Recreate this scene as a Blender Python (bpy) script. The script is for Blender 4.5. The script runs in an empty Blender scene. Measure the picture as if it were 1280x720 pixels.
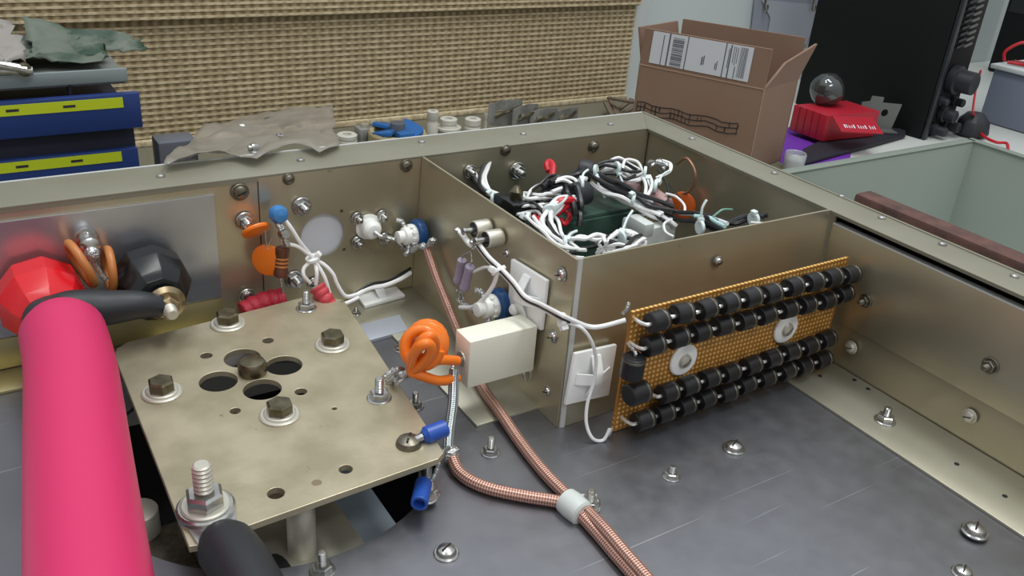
import bpy, bmesh, math, random
from mathutils import Vector, Matrix
random.seed(7)
PI = math.pi
S = 0.01          # everything below is written in centimetres
scene = bpy.context.scene
C = scene.collection

# ---------------------------------------------------------------- camera
cam_d = bpy.data.cameras.new('camera'); cam = bpy.data.objects.new('camera', cam_d); C.objects.link(cam)
cam_d.sensor_width = 36; cam_d.lens = 31.35; cam_d.clip_start = 0.01; cam_d.clip_end = 50
R = ((0.84580005, -0.52841014, 0.0735187), (-0.18364016, -0.41774496, -0.88981202), (0.50089776, 0.73910207, -0.45036603))
cam.matrix_world = Matrix(((R[0][0], -R[1][0], -R[2][0], -24.617 * S), (R[0][1], -R[1][1], -R[2][1], -31.024 * S),
                           (R[0][2], -R[1][2], -R[2][2], 27.729 * S), (0, 0, 0, 1)))
scene.camera = cam
# ---------------------------------------------------------------- light
w = bpy.data.worlds.new('room_light'); scene.world = w; w.use_nodes = True
wn = w.node_tree.nodes; wl = w.node_tree.links
bg = wn['Background']
tc = wn.new('ShaderNodeTexCoord'); sx = wn.new('ShaderNodeSeparateXYZ'); cr = wn.new('ShaderNodeValToRGB')
wl.new(tc.outputs['Generated'], sx.inputs[0]); wl.new(sx.outputs['Z'], cr.inputs[0]); wl.new(cr.outputs[0], bg.inputs[0])
cr.color_ramp.elements[0].position = 0.0; cr.color_ramp.elements[0].color = (0.30, 0.28, 0.25, 1)
cr.color_ramp.elements[1].position = 0.8; cr.color_ramp.elements[1].color = (0.62, 0.66, 0.70, 1)
bg.inputs[1].default_value = 1.05

def area(name, loc, target, sx_, sy_, power, col=(1, 1, 1)):
    d = bpy.data.lights.new(name, 'AREA'); d.shape = 'RECTANGLE'; d.size = sx_ * S; d.size_y = sy_ * S; d.energy = power; d.color = col
    o = bpy.data.objects.new(name, d); C.objects.link(o)
    o.location = Vector(loc) * S
    o.rotation_euler = (Vector(target) - Vector(loc)).to_track_quat('-Z', 'Y').to_euler()
    return o
area('ceiling_or_fill_lamp', (45, 5, 170), (0, 5, 0), 100, 22, 13, (0.98, 1.0, 0.97))
area('ceiling_or_fill_lamp', (-30, 40, 190), (0, 5, 0), 100, 22, 6, (0.98, 1.0, 0.97))
area('ceiling_or_fill_lamp', (-10, -130, 170), (0, 5, 0), 100, 22, 7, (1.0, 0.99, 0.95))  # added fill light behind the camera, brightens the front divider
vs = scene.view_settings; vs.view_transform = 'Standard'; vs.look = 'None'; vs.exposure = 0.12; vs.gamma = 1.0; vs.use_curve_mapping = False

# ---------------------------------------------------------------- materials
def lin(h):
    h = h.lstrip('#'); v = [int(h[i:i + 2], 16) / 255 for i in (0, 2, 4)]
    return tuple(c / 12.92 if c <= 0.04045 else ((c + 0.055) / 1.055) ** 2.4 for c in v) + (1,)
MATS = {}
def mat(name, col, rough=0.5, metal=0.0, col2=None, scale=40, bump=0.0, bscale=300, trans=0.0, alpha=1.0, coat=0.0, thresh=(0.35, 0.65), detail=6, spec=None, stain=None):
    m = bpy.data.materials.new(name); m.use_nodes = True
    n = m.node_tree.nodes; l = m.node_tree.links; p = n['Principled BSDF']
    p.inputs['Base Color'].default_value = lin(col); p.inputs['Roughness'].default_value = rough; p.inputs['Metallic'].default_value = metal
    if trans: p.inputs['Transmission Weight'].default_value = trans
    if alpha < 1: p.inputs['Alpha'].default_value = alpha
    if coat: p.inputs['Coat Weight'].default_value = coat
    if spec is not None: p.inputs['Specular IOR Level'].default_value = spec
    g = n.new('ShaderNodeNewGeometry')
    if col2:
        t = n.new('ShaderNodeTexNoise'); t.inputs['Scale'].default_value = scale; t.inputs['Detail'].default_value = detail
        r = n.new('ShaderNodeValToRGB'); r.color_ramp.elements[0].position = thresh[0]; r.color_ramp.elements[1].position = thresh[1]
        r.color_ramp.elements[0].color = lin(col); r.color_ramp.elements[1].color = lin(col2)
        l.new(g.outputs['Position'], t.inputs['Vector']); l.new(t.outputs[0], r.inputs[0]); l.new(r.outputs[0], p.inputs['Base Color'])
    if bump:
        t = n.new('ShaderNodeTexNoise'); t.inputs['Scale'].default_value = bscale; t.inputs['Detail'].default_value = 3
        b = n.new('ShaderNodeBump'); b.inputs['Strength'].default_value = bump; b.inputs['Distance'].default_value = 0.001
        l.new(g.outputs['Position'], t.inputs['Vector']); l.new(t.outputs[0], b.inputs['Height']); l.new(b.outputs[0], p.inputs['Normal'])
    if stain:   # (colour, scale, threshold): small grimy marks with their own outlines
        src = r.outputs[0] if col2 else None
        t = n.new('ShaderNodeTexNoise'); t.inputs['Scale'].default_value = stain[1]; t.inputs['Detail'].default_value = 9; t.inputs['Roughness'].default_value = .7
        k = n.new('ShaderNodeValToRGB'); k.color_ramp.elements[0].position = stain[2]; k.color_ramp.elements[1].position = stain[2] + .05
        k.color_ramp.elements[0].color = (0, 0, 0, 1); k.color_ramp.elements[1].color = (1, 1, 1, 1)
        mx = n.new('ShaderNodeMix'); mx.data_type = 'RGBA'; mx.inputs[6].default_value = lin(col); mx.inputs[7].default_value = lin(stain[0])
        if src: l.new(src, mx.inputs[6])
        l.new(g.outputs['Position'], t.inputs['Vector']); l.new(t.outputs[0], k.inputs[0]); l.new(k.outputs[0], mx.inputs[0]); l.new(mx.outputs[2], p.inputs['Base Color'])
    MATS[name] = m
    return m
def braid(name, a, b, scale, metal=0.8, rough=0.4):
    """woven sleeve: two crossed wave textures along the cable's own UV"""
    m = mat(name, a, rough, metal); n = m.node_tree.nodes; l = m.node_tree.links; p = n['Principled BSDF']
    uv = n.new('ShaderNodeTexCoord'); sp = n.new('ShaderNodeSeparateXYZ'); l.new(uv.outputs['UV'], sp.inputs[0])
    outs = []
    for sg in (1, -1):
        k = n.new('ShaderNodeMath'); k.operation = 'MULTIPLY'; k.inputs[1].default_value = sg * 5.0 * 2 * PI
        l.new(sp.outputs['X'], k.inputs[0])
        k2 = n.new('ShaderNodeMath'); k2.operation = 'MULTIPLY_ADD'; k2.inputs[1].default_value = scale * 2 * PI
        l.new(sp.outputs['Y'], k2.inputs[0]); l.new(k.outputs[0], k2.inputs[2])
        s = n.new('ShaderNodeMath'); s.operation = 'SINE'; l.new(k2.outputs[0], s.inputs[0]); outs.append(s)
    mx = n.new('ShaderNodeMath'); mx.operation = 'MULTIPLY'; l.new(outs[0].outputs[0], mx.inputs[0]); l.new(outs[1].outputs[0], mx.inputs[1])
    r = n.new('ShaderNodeValToRGB'); r.color_ramp.elements[0].position = 0.3; r.color_ramp.elements[1].position = 0.6
    r.color_ramp.elements[0].color = lin(b); r.color_ramp.elements[1].color = lin(a)
    md = n.new('ShaderNodeMath'); md.operation = 'MULTIPLY_ADD'; md.inputs[1].default_value = .5; md.inputs[2].default_value = .5
    l.new(mx.outputs[0], md.inputs[0]); l.new(md.outputs[0], r.inputs[0]); l.new(r.outputs[0], p.inputs['Base Color'])
    bp = n.new('ShaderNodeBump'); bp.inputs['Strength'].default_value = 0.5; bp.inputs['Distance'].default_value = 0.0005
    l.new(md.outputs[0], bp.inputs['Height']); l.new(bp.outputs[0], p.inputs['Normal'])
    return m
M = MATS
mat('olive_metal', '#bdbaab', 0.38, 0.7, '#b0ad9c', 18, 0.04, stain=('#8f8b78', 60, .67))
mat('olive_inner', '#c3bba4', 0.33, 0.75, '#b5ad94', 14, 0.03, stain=('#8f866c', 60, .68))
mat('gold_metal', '#bdb283', 0.38, 0.75, '#aca27c', 14, 0.03)
mat('silver_panel', '#c3c6cd', 0.27, 0.85, '#b4b7be', 14, 0.03)
mat('pale_metal', '#c2c3c0', 0.5, 0.3)
mat('rail_paint', '#8b897a', 0.42, 0.3, '#838070', 20, 0.03)
mat('socket_plate_metal', '#bdb39a', 0.42, 0.6, '#a49b82', 40, 0.08, 500, stain=('#5d5644', 75, .66))
mat('zinc', '#c9c9c6', 0.22, 0.95, '#a9a9a6', 200)
mat('dull_steel', '#8b877c', 0.38, 0.9, '#6c675a', 200)
mat('dark_bolt', '#7d7663', 0.32, 0.85, '#5c5643', 150)
mat('brass', '#a8977a', 0.3, 0.95)
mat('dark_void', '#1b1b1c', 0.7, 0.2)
mat('pink_tube', '#cd2862', 0.42, 0.0, bump=0.02, bscale=60)
mat('black_rubber', '#24272c', 0.5)
mat('black_gloss', '#14171a', 0.22)
mat('red_gloss', '#cf1722', 0.25)
mat('brown_ring', '#b9743b', 0.35)
mat('orange', '#ee7a22', 0.28)
mat('orange_dark', '#c75a1b', 0.35)
mat('brown', '#5b3322', 0.4)
mat('white_plastic', '#f3f5f4', 0.4)
mat('translucent_nylon', '#d5dbd8', 0.35, alpha=0.9)
mat('ceramic', '#e9e8d8', 0.45, bump=0.05, bscale=400)
mat('white_ceramic', '#f1f3ef', 0.3)
mat('blue_enamel', '#1d4a80', 0.25)
mat('blue_plastic', '#2450a8', 0.35)
mat('light_blue', '#3c7bb8', 0.3)
mat('lilac', '#a89cb4', 0.4)
mat('white_wire', '#eeeeee', 0.35)
mat('black_wire', '#1d1d20', 0.4)
mat('red_wire', '#c01425', 0.35)
mat('red_sleeve', '#a5182f', 0.5, bump=0.5, bscale=900)
mat('coral_sleeve', '#c0404a', 0.5, bump=0.5, bscale=900)
mat('green_pcb', '#2f4a40', 0.4, 0.0, '#263c34', 120)
mat('diode_black', '#1c1c1f', 0.38, bump=0.05)
mat('solder', '#c2c4c4', 0.25, 0.9, bump=0.9, bscale=700)
mat('yellow_label', '#bccb21', 0.5)
mat('cabinet_blue', '#1d3570', 0.45)
mat('cabinet_dark', '#10142b', 0.6)
mat('grey_tray', '#6f726f', 0.5, 0.2)
mat('camo_cloth', '#5f675c', 0.6, 0.0, '#2d4437', 25, thresh=(0.45, 0.55))
mat('grey_film', '#a69f95', 0.3, 0.0, '#938d84', 30, alpha=0.6)
mat('glass_dark', '#6a6d6e', 0.06, 0.75, alpha=0.85)
mat('cardboard', '#8a7060', 0.8, 0.0, '#836857', 9)
mat('cardboard_edge', '#a58a76', 0.8)
mat('ink', '#2a2626', 0.7)
mat('paper', '#d3d6de', 0.6)
mat('paper_grey', '#8e93a0', 0.6)
mat('black_case', '#0a0d0e', 0.6, spec=.25)
mat('black_case_edge', '#20262b', 0.35)
mat('red_card', '#a91c2e', 0.45)
mat('purple_mat', '#6a2ca0', 0.6)
mat('black_pad', '#1d1a26', 0.7)
mat('white_desk', '#c9ccc8', 0.5)
mat('wall_paint', '#bcc6c6', 0.8)
mat('blue_bin', '#7d8496', 0.4, alpha=0.9)
mat('tray_grey', '#aeb8b0', 0.55, 0.2)
mat('rust', '#4f3b38', 0.75, 0.2, '#6d4b44', 60, 0.5, 250)
mat('mica_grey', '#9a9a97', 0.45, 0.2, '#7b7b7a', 60)
mat('wood_stick', '#6f6050', 0.8)
mat('tie_white', '#d9e6e6', 0.4)
mat('off_white', '#cbc9c0', 0.5)
mat('light_blue_paint', '#2c66a8', 0.35)
mat('pale_dark', '#6e706e', 0.5, 0.4)
mat('clear_plastic', '#c9cdd0', 0.15, alpha=0.5)
mat('tray_rim', '#7c857c', 0.5, 0.2)
mat('copper_coat', '#a07860', 0.4, 0.5)
braid('copper_braid', '#d6ab9c', '#8a6355', 3.8, 0.55)
braid('tinned_braid', '#c8d0d2', '#6f7678', 5.0, 0.8, 0.3)

# deck: brushed dark aluminium with fine scratches
m = mat('deck_metal', '#85868b', 0.33, 0.85, '#808187', 30, 0.02, 300, stain=('#c8c9cc', 210, .735))
n = m.node_tree.nodes; l = m.node_tree.links
g = n.new('ShaderNodeNewGeometry'); v = n.new('ShaderNodeTexNoise'); v.inputs['Scale'].default_value = 90; v.inputs['Detail'].default_value = 8
r = n.new('ShaderNodeValToRGB'); r.color_ramp.elements[0].position = 0.3; r.color_ramp.elements[1].position = 0.75
r.color_ramp.elements[0].color = (.33, .33, .33, 1); r.color_ramp.elements[1].color = (.42, .42, .42, 1)
l.new(g.outputs['Position'], v.inputs['Vector']); l.new(v.outputs[0], r.inputs[0]); l.new(r.outputs[0], n['Principled BSDF'].inputs['Roughness'])
prev = n['Principled BSDF'].inputs['Base Color'].links[0].from_socket
for ang, sc in ((.62, 9), (-.5, 7), (1.45, 6)):      # long hairline scratches
    mp = n.new('ShaderNodeMapping'); mp.inputs['Rotation'].default_value = (0, 0, ang); mp.inputs['Scale'].default_value = (sc, 900, 1)
    ns = n.new('ShaderNodeTexNoise'); ns.inputs['Scale'].default_value = 1; ns.inputs['Detail'].default_value = 1
    rr = n.new('ShaderNodeValToRGB'); rr.color_ramp.elements[0].position = .755; rr.color_ramp.elements[1].position = .78
    rr.color_ramp.elements[0].color = (0, 0, 0, 1); rr.color_ramp.elements[1].color = (.7, .7, .7, 1)
    mx = n.new('ShaderNodeMix'); mx.data_type = 'RGBA'; mx.inputs[7].default_value = lin('#c4c5c8')
    l.new(g.outputs['Position'], mp.inputs[0]); l.new(mp.outputs[0], ns.inputs['Vector']); l.new(ns.outputs[0], rr.inputs[0]); l.new(rr.outputs[0], mx.inputs[0]); l.new(prev, mx.inputs[6]); prev = mx.outputs[2]
l.new(prev, n['Principled BSDF'].inputs['Base Color'])

# perfboard: amber sheet with a dot grid of plated holes (object space, 0.4 cm pitch)
m = mat('perfboard', '#a8681f', 0.5); n = m.node_tree.nodes; l = m.node_tree.links
tcn = n.new('ShaderNodeTexCoord'); sp = n.new('ShaderNodeSeparateXYZ'); l.new(tcn.outputs['Object'], sp.inputs[0])
ds = []
for ax in ('X', 'Z'):
    a = n.new('ShaderNodeMath'); a.operation = 'MULTIPLY'; a.inputs[1].default_value = 1 / (0.29 * S); l.new(sp.outputs[ax], a.inputs[0])
    b = n.new('ShaderNodeMath'); b.operation = 'FRACT'; l.new(a.outputs[0], b.inputs[0])
    c = n.new('ShaderNodeMath'); c.operation = 'SUBTRACT'; c.inputs[1].default_value = .5; l.new(b.outputs[0], c.inputs[0])
    d = n.new('ShaderNodeMath'); d.operation = 'MULTIPLY'; l.new(c.outputs[0], d.inputs[0]); l.new(c.outputs[0], d.inputs[1]); ds.append(d)
a = n.new('ShaderNodeMath'); l.new(ds[0].outputs[0], a.inputs[0]); l.new(ds[1].outputs[0], a.inputs[1])
r = n.new('ShaderNodeValToRGB'); r.color_ramp.elements[0].position = 0.07; r.color_ramp.elements[1].position = 0.09
r.color_ramp.elements[0].color = lin('#e2bd74'); r.color_ramp.elements[1].color = lin('#a56e2c')
l.new(a.outputs[0], r.inputs[0]); l.new(r.outputs[0], n['Principled BSDF'].inputs['Base Color'])

# woven shade: vertical warp threads crossing between real cords
m = mat('weave_back', '#978970', 0.9); n = m.node_tree.nodes; l = m.node_tree.links
g = n.new('ShaderNodeNewGeometry'); wv = n.new('ShaderNodeTexWave'); wv.bands_direction = 'X'; wv.inputs['Scale'].default_value = 28; wv.inputs['Distortion'].default_value = 1.0
r = n.new('ShaderNodeValToRGB'); r.color_ramp.elements[0].color = lin('#857659'); r.color_ramp.elements[1].color = lin('#b5a586')
l.new(g.outputs['Position'], wv.inputs['Vector']); l.new(wv.outputs[0], r.inputs[0]); l.new(r.outputs[0], n['Principled BSDF'].inputs['Base Color'])
mat('weave_cord', '#cdbf9f', 0.9, 0, '#b3a384', 160, thresh=(.45, .55))

# ---------------------------------------------------------------- mesh helpers
W = {}
class MB:
    def __init__(s): s.v = []; s.f = []; s.uv = {}
    def add(s, vs_, fs, M4=None):
        o = len(s.v)
        s.v += [tuple(M4 @ Vector(p)) if M4 is not None else tuple(p) for p in vs_]
        s.f += [tuple(i + o for i in f) for f in fs]; return s
    def box(s, c, d, M4=None):
        x, y, z = c; a, b, e = d[0] / 2, d[1] / 2, d[2] / 2
        v = [(x + i * a, y + j * b, z + k * e) for i in (-1, 1) for j in (-1, 1) for k in (-1, 1)]
        return s.add(v, [(0, 1, 3, 2), (4, 6, 7, 5), (0, 4, 5, 1), (2, 3, 7, 6), (0, 2, 6, 4), (1, 5, 7, 3)], M4)
    def prism(s, poly, off, M4=None):
        """poly: list of 3D points, off: extrusion vector"""
        n = len(poly); off = Vector(off)
        v = [Vector(p) for p in poly] + [Vector(p) + off for p in poly]
        return s.add(v, [tuple(range(n))[::-1], tuple(range(n, 2 * n))] + [(i, (i + 1) % n, n + (i + 1) % n, n + i) for i in range(n)], M4)
    def lathe(s, prof, n=20, M4=None):
        v = []; f = []
        for r, z in prof:
            for i in range(n): v.append((r * math.cos(2 * PI * i / n), r * math.sin(2 * PI * i / n), z))
        for k in range(len(prof) - 1):
            for i in range(n):
                j = (i + 1) % n; f.append((k * n + i, k * n + j, (k + 1) * n + j, (k + 1) * n + i))
        if prof[0][0] > 1e-5: f.append(tuple(range(n))[::-1])
        if prof[-1][0] > 1e-5: f.append(tuple((len(prof) - 1) * n + i for i in range(n)))
        return s.add(v, f, M4)
    def cyl(s, p0, p1, r, n=16, r1=None):
        p0 = Vector(p0); p1 = Vector(p1)
        M4 = frame(p0, p1 - p0); h = (p1 - p0).length
        return s.lathe([(r, 0), (r if r1 is None else r1, h)], n, M4)
    def tube(s, pts, r, n=8, smooth=4, closed=False, rf=None):
        P = spline(pts, smooth, closed); m = len(P); o = len(s.v)
        up = None; v = []; L = 0; us = []
        for i, p in enumerate(P):
            a = P[(i - 1) % m] if closed else P[max(i - 1, 0)]; b = P[(i + 1) % m] if closed else P[min(i + 1, m - 1)]
            t = (b - a).normalized() if (b - a).length > 1e-9 else Vector((0, 0, 1))
            if up is None:
                up = t.orthogonal().normalized()
            up = (up - t * up.dot(t)); up = up.normalized() if up.length > 1e-6 else t.orthogonal().normalized()
            sd = t.cross(up)
            if i: L += (p - P[i - 1]).length
            rr = r if rf is None else r * rf(i / (m - 1))
            for k in range(n):
                an = 2 * PI * k / n; v.append(p + (up * math.cos(an) + sd * math.sin(an)) * rr)
            us.append(L)
        f = []
        R_ = m if closed else m - 1
        for i in range(R_):
            for k in range(n):
                a0 = i * n + k; a1 = i * n + (k + 1) % n; j = ((i + 1) % m) * n
                f.append((a0, a1, j + (k + 1) % n, j + k))
                s.uv[len(s.f) + len(f) - 1] = ((k / n, us[i]), ((k + 1) / n, us[i]), ((k + 1) / n, us[min(i + 1, m - 1)]), (k / n, us[min(i + 1, m - 1)]))
        if not closed: f += [tuple(range(n))[::-1], tuple((m - 1) * n + k for k in range(n))]
        s.f += [tuple(q + o for q in g_) for g_ in f]; s.v += [tuple(q) for q in v]
        return s
    def mesh(s, name, mt, bev=0, center=None, ang=35, segs=2, sharp=32):
        c = Vector(center) if center is not None else Vector((0, 0, 0))
        me = bpy.data.meshes.new(name)
        me.from_pydata([tuple((Vector(p) - c) * S) for p in s.v], [], s.f)
        if s.uv:
            ul = me.uv_layers.new(name='UVMap')
            for fi, uvs in s.uv.items():
                for li, q in zip(me.polygons[fi].loop_indices, uvs): ul.data[li].uv = q
        bm = bmesh.new(); bm.from_mesh(me)
        bmesh.ops.recalc_face_normals(bm, faces=bm.faces)
        if bev:
            es = [e for e in bm.edges if len(e.link_faces) == 2 and e.calc_face_angle(0) > math.radians(ang)]
            bmesh.ops.bevel(bm, geom=es, offset=bev * S, segments=segs, affect='EDGES', profile=0.5)
        bm.to_mesh(me); bm.free()
        for p in me.polygons: p.use_smooth = True
        me.set_sharp_from_angle(angle=math.radians(sharp))
        me.materials.append(mt if not isinstance(mt, str) else MATS[mt])
        return me
    def obj(s, name, mt, parent=None, bev=0, **kw):
        lo = Vector([min(p[i] for p in s.v) for i in range(3)]); hi = Vector([max(p[i] for p in s.v) for i in range(3)])
        c = (lo + hi) / 2
        return link(bpy.data.objects.new(name, s.mesh(name, mt, bev, c, **kw)), Matrix.Translation(c * S), parent)
def spline(pts, k=4, closed=False):
    P = [Vector(p) for p in pts]
    if k <= 1 or len(P) < 3: return P
    out = []; m = len(P)
    for i in range(m if closed else m - 1):
        if closed: a, b, c, d = P[(i - 1) % m], P[i], P[(i + 1) % m], P[(i + 2) % m]
        else: a, b, c, d = P[max(i - 1, 0)], P[i], P[i + 1], P[min(i + 2, m - 1)]
        for j in range(k):
            t = j / k
            out.append(0.5 * ((2 * b) + (c - a) * t + (2 * a - 5 * b + 4 * c - d) * t * t + (3 * b - a - 3 * c + d) * t ** 3))
    if not closed: out.append(P[-1])
    return out
def frame(loc, n, roll=0):
    """local z along n, in centimetres"""
    q = Vector(n).normalized().to_track_quat('Z', 'Y')
    return Matrix.Translation(Vector(loc)) @ q.to_matrix().to_4x4() @ Matrix.Rotation(roll, 4, 'Z')
def link(o, M4, parent=None):
    C.objects.link(o); W[o.name] = M4.copy()
    if parent is not None:
        o.parent = parent; o.matrix_basis = W[parent.name].inverted() @ M4
    else: o.matrix_basis = M4
    return o
def place(name, me, loc, n=(0, 0, 1), roll=0, parent=None, sc=1.0):
    """an object sharing mesh me, its local z along n"""
    F = frame(loc, n, roll); F.translation *= S
    return link(bpy.data.objects.new(name, me), F @ Matrix.Scale(sc, 4), parent)
def thing(name, label, cat, loc=(0, 0, 0), group=None):
    o = bpy.data.objects.new(name, None); o.empty_display_size = 0.01
    link(o, Matrix.Translation(Vector(loc) * S)); return tag(o, label, cat, group)
def tag(o, label=None, cat=None, group=None, kind=None):
    if label: o['label'] = label
    if cat: o['category'] = cat
    if group: o['group'] = group
    if kind: o['kind'] = kind
    return o
def lab(o, t): o['label'] = t; return o
def sheet(name, outline, holes, th, mt, parent=None, M4=None, bev=0.0):
    """flat sheet with real holes: outline and holes are lists of 2D points in cm, local xy; M4 in cm"""
    cu = bpy.data.curves.new(name, 'CURVE'); cu.dimensions = '2D'; cu.fill_mode = 'BOTH'; cu.extrude = th / 2 * S; cu.bevel_depth = bev * S; cu.bevel_resolution = 1; cu.offset = -bev * S
    for L_ in [outline] + holes:
        sp_ = cu.splines.new('POLY'); sp_.points.add(len(L_) - 1); sp_.use_cyclic_u = True
        for q, p in zip(sp_.points, L_): q.co = (p[0] * S, p[1] * S, 0, 1)
    t = bpy.data.objects.new('t', cu); me = bpy.data.meshes.new_from_object(t)
    bpy.data.objects.remove(t); bpy.data.curves.remove(cu); me.name = name
    for p in me.polygons: p.use_smooth = False
    me.materials.clear(); me.materials.append(MATS[mt])
    F = (M4 or Matrix()).copy(); F.translation *= S
    return link(bpy.data.objects.new(name, me), F, parent)
def circ(x, y, r, n=28, ry=None): return [(x + r * math.cos(2 * PI * i / n), y + (ry or r) * math.sin(2 * PI * i / n)) for i in range(n)]
HORIZ = Matrix.Translation((0, 0, 0))
XZ = lambda y: Matrix.Translation((0, y, 0)) @ Matrix.Rotation(PI / 2, 4, 'X')   # local (x,y) -> world (x,z)
def hexp(r, h0, h1, n=6, dome=0.0):
    """profile solid of an n-sided nut"""
    return r, h0, h1

# shared fastener meshes (local z out of the surface, radius 1 head = r cm)
def circ3(x, y, a, b, n=16): return [(x + a * math.cos(2 * PI * i / n), y + b * math.sin(2 * PI * i / n), 0) for i in range(n)]
def fast_mesh(kind, r, mt='zinc'):
    b = MB()
    if kind == 'pan':      # domed slotted head
        b.lathe([(r, 0), (r, .22 * r), (.85 * r, .5 * r), (.5 * r, .68 * r), (.001, .74 * r)], 16)
    elif kind == 'washer': b.lathe([(.5 * r, 0), (r, 0), (r, .12 * r), (.5 * r, .12 * r)], 24)
    elif kind == 'disc': b.lathe([(r, 0), (r, .12 * r), (.92 * r, .18 * r), (.001, .18 * r)], 24)
    elif kind == 'hex': b.lathe([(r, 0), (r, .6 * r), (.86 * r, .72 * r), (.001, .72 * r)], 6)
    elif kind == 'bolt': b.lathe([(r, 0), (r, .7 * r), (.84 * r, .84 * r), (.001, .84 * r)], 6)
    elif kind == 'stud':
        pr = [(r, 0)]
        k = 7
        for i in range(k): pr += [(r * 1.0, .5 * r * i + .1 * r), (r * .82, .5 * r * i + .3 * r)]
        pr += [(r * .9, .5 * r * k), (.7 * r, .5 * r * k + .15 * r), (.001, .5 * r * k + .15 * r)]
        b.lathe(pr, 14)
    elif kind == 'slot': # dark slot bar
        b.box((0, 0, 0), (1.5 * r, .2 * r, .06 * r))
    return b.mesh(kind, mt)
FM = {}
def fm(kind, r, mt='zinc'):
    k = (kind, round(r, 2), mt)
    if k not in FM: FM[k] = fast_mesh(*k)
    return FM[k]
def screw(loc, n, r, parent, style='pan', mt='zinc', roll=0.4, name='screw'):
    """style pan: washer + slotted pan head; nut: washer, hex nut, stud end; bolt: washer + hex head"""
    n = Vector(n).normalized(); loc = Vector(loc)
    if style == 'rivet': return place(name, fm('pan', r, mt), loc, n, roll, parent)
    if style == 'pan':
        o = place(name, fm('pan', r * .8, mt), loc + n * .1 * r, n, roll, parent)
        place('washer', fm('disc', r, mt), loc, n, 0, o)
        place('slot', fm('slot', r * .7, 'dark_void'), loc + n * (.1 + .59) * r, n, roll, o)
    elif style == 'nut':
        o = place(name, fm('hex', r * .78, mt), loc + n * .12 * r, n, roll, parent)
        place('washer', fm('disc', r, mt), loc, n, 0, o)
        place('stud', fm('stud', r * .38, mt), loc + n * .1 * r, n, 0, o)
    elif style == 'long':
        o = place(name, fm('hex', r * .78, mt), loc + n * .12 * r, n, roll, parent)
        place('washer', fm('disc', r, mt), loc, n, 0, o)
        place('stud', fm('stud', r * .36, mt), loc + n * .6 * r, n, 0, o)
        place('stud', fm('stud', r * .36, mt), loc - n * .2 * r, n, 0, o)
    elif style == 'bolt':
        o = place(name, fm('bolt', r * .66, mt), loc + n * .28 * r, n, roll, parent)
        place('washer', fm('disc', r, 'pale_zinc'), loc, n, 0, o)
        place('washer', fm('disc', r * .8, 'pale_zinc'), loc + n * .14 * r, n, 0, o)
    return o
mat('pale_zinc', '#cbc8bc', 0.4, 0.6)
def slab(name, quad, off, mt, parent, bev=0.0):
    return MB().prism(quad, off).obj(name, mt, parent, bev)

# ---------------------------------------------------------------- the room
b = MB(); b.box((60, 130, 10), (420, 6, 160)); tag(b.obj('wall_back', 'wall_paint'), kind='structure')
b = MB(); b.box((60, 30, -62), (420, 220, 4)); tag(b.obj('floor', 'dark_void'), kind='structure')
bench = thing('workbench', 'white workbench top that carries the open metal chassis', 'workbench', (50, 20, -60))
MB().box((70, 16.5, -10), (290, 124, 3.9)).obj('bench_top', 'white_desk', bench, .4)
for x in (-60, 170):
    for y in (-40, 72): MB().box((x, y, -36), (6, 6, 48)).obj('leg', 'grey_tray', bench)

# woven shade over the window
sh = thing('window_shade', 'beige woven Roman shade hanging across the back of the room', 'window shade', (8, 76, -8))
SX, SW = 3.6, 126.4
MB().box((SX, 76.9, 10.8), (SW, .5, 37.4)).obj('backing', 'weave_back', sh)
rows = MB(); z = -6.9
while z < 5.9:
    rows.box((SX, 76.6, z), (SW, .25, .26)); z += .7
tag(rows.obj('lower_cords', 'weave_cord', sh), kind='stuff')
MB().box((SX, 75.9, 14.4), (SW, .6, 15.6)).obj('upper_fold', 'weave_back', sh, .1)
rows = MB(); z = 6.9
while z < 22:
    rows.box((SX, 75.55, z), (SW, .25, .26)); z += .7
tag(rows.obj('upper_cords', 'weave_cord', sh), kind='stuff')
MB().box((SX, 76.4, -7.5), (SW, 1.0, .7)).obj('bottom_hem', 'weave_cord', sh, .1)

# ---------------------------------------------------------------- chassis
ch = thing('equipment_chassis', 'open olive metal equipment chassis with grey deck filling the foreground', 'chassis', (0, 0, -8))
LX = 18.86; YB = 17.15; HR = 9.35
hole_c = (-14.03, 4.46); hole_r = 8.26
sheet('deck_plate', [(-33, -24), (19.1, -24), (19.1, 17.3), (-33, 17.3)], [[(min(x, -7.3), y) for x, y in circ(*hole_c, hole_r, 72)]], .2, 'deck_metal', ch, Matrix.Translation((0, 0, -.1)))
# back wall with its round hole
hx = (-6.32,17.15,5)
hb = [circ(hx[0], hx[2], 1.42, 40), circ(*(-5.09,17.15,6.41)[::2], .12, 10), circ(*(-4.97,17.15,3.78)[::2], .12, 10)]
sheet('back_wall', [(-10.15, 0), (19, 0), (19, 9.2), (-10.15, 9.2)], hb, .15, 'olive_inner', ch, XZ(YB + .075))
MB().box((-21.7, YB + .12, 4.6), (23, .15, 9.2)).obj('back_wall', 'olive_inner', ch)
MB().box((-5.8, 20.7, .7), (54.4, .2, 17.4)).obj('outer_skin', 'pale_metal', ch)
MB().box((21.4, -1.6, .7), (.2, 44.8, 17.4)).obj('outer_skin', 'rail_paint', ch)
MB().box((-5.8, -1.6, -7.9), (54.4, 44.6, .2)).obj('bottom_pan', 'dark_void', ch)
MB().box((hx[0], 17.5, hx[2]), (3.6, .1, 3.6)).obj('lit_hole_backing', 'paper', ch)  # pale sheet added behind the hole, standing in for the lit outer wall
# silver panel at the left, yellow strip beneath
sheet('silver_panel', [(-33, 2.1), (-12.75, 2.1), (-12.7, 8.6), (-33, 8.6)], [], .12, 'silver_panel', ch, XZ(YB - .04), .02)
MB().box((-22.6, YB - .05, 1.15), (19.8, .1, 1.8)).obj('yellow_strip', 'gold_metal', ch, .02)
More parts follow.
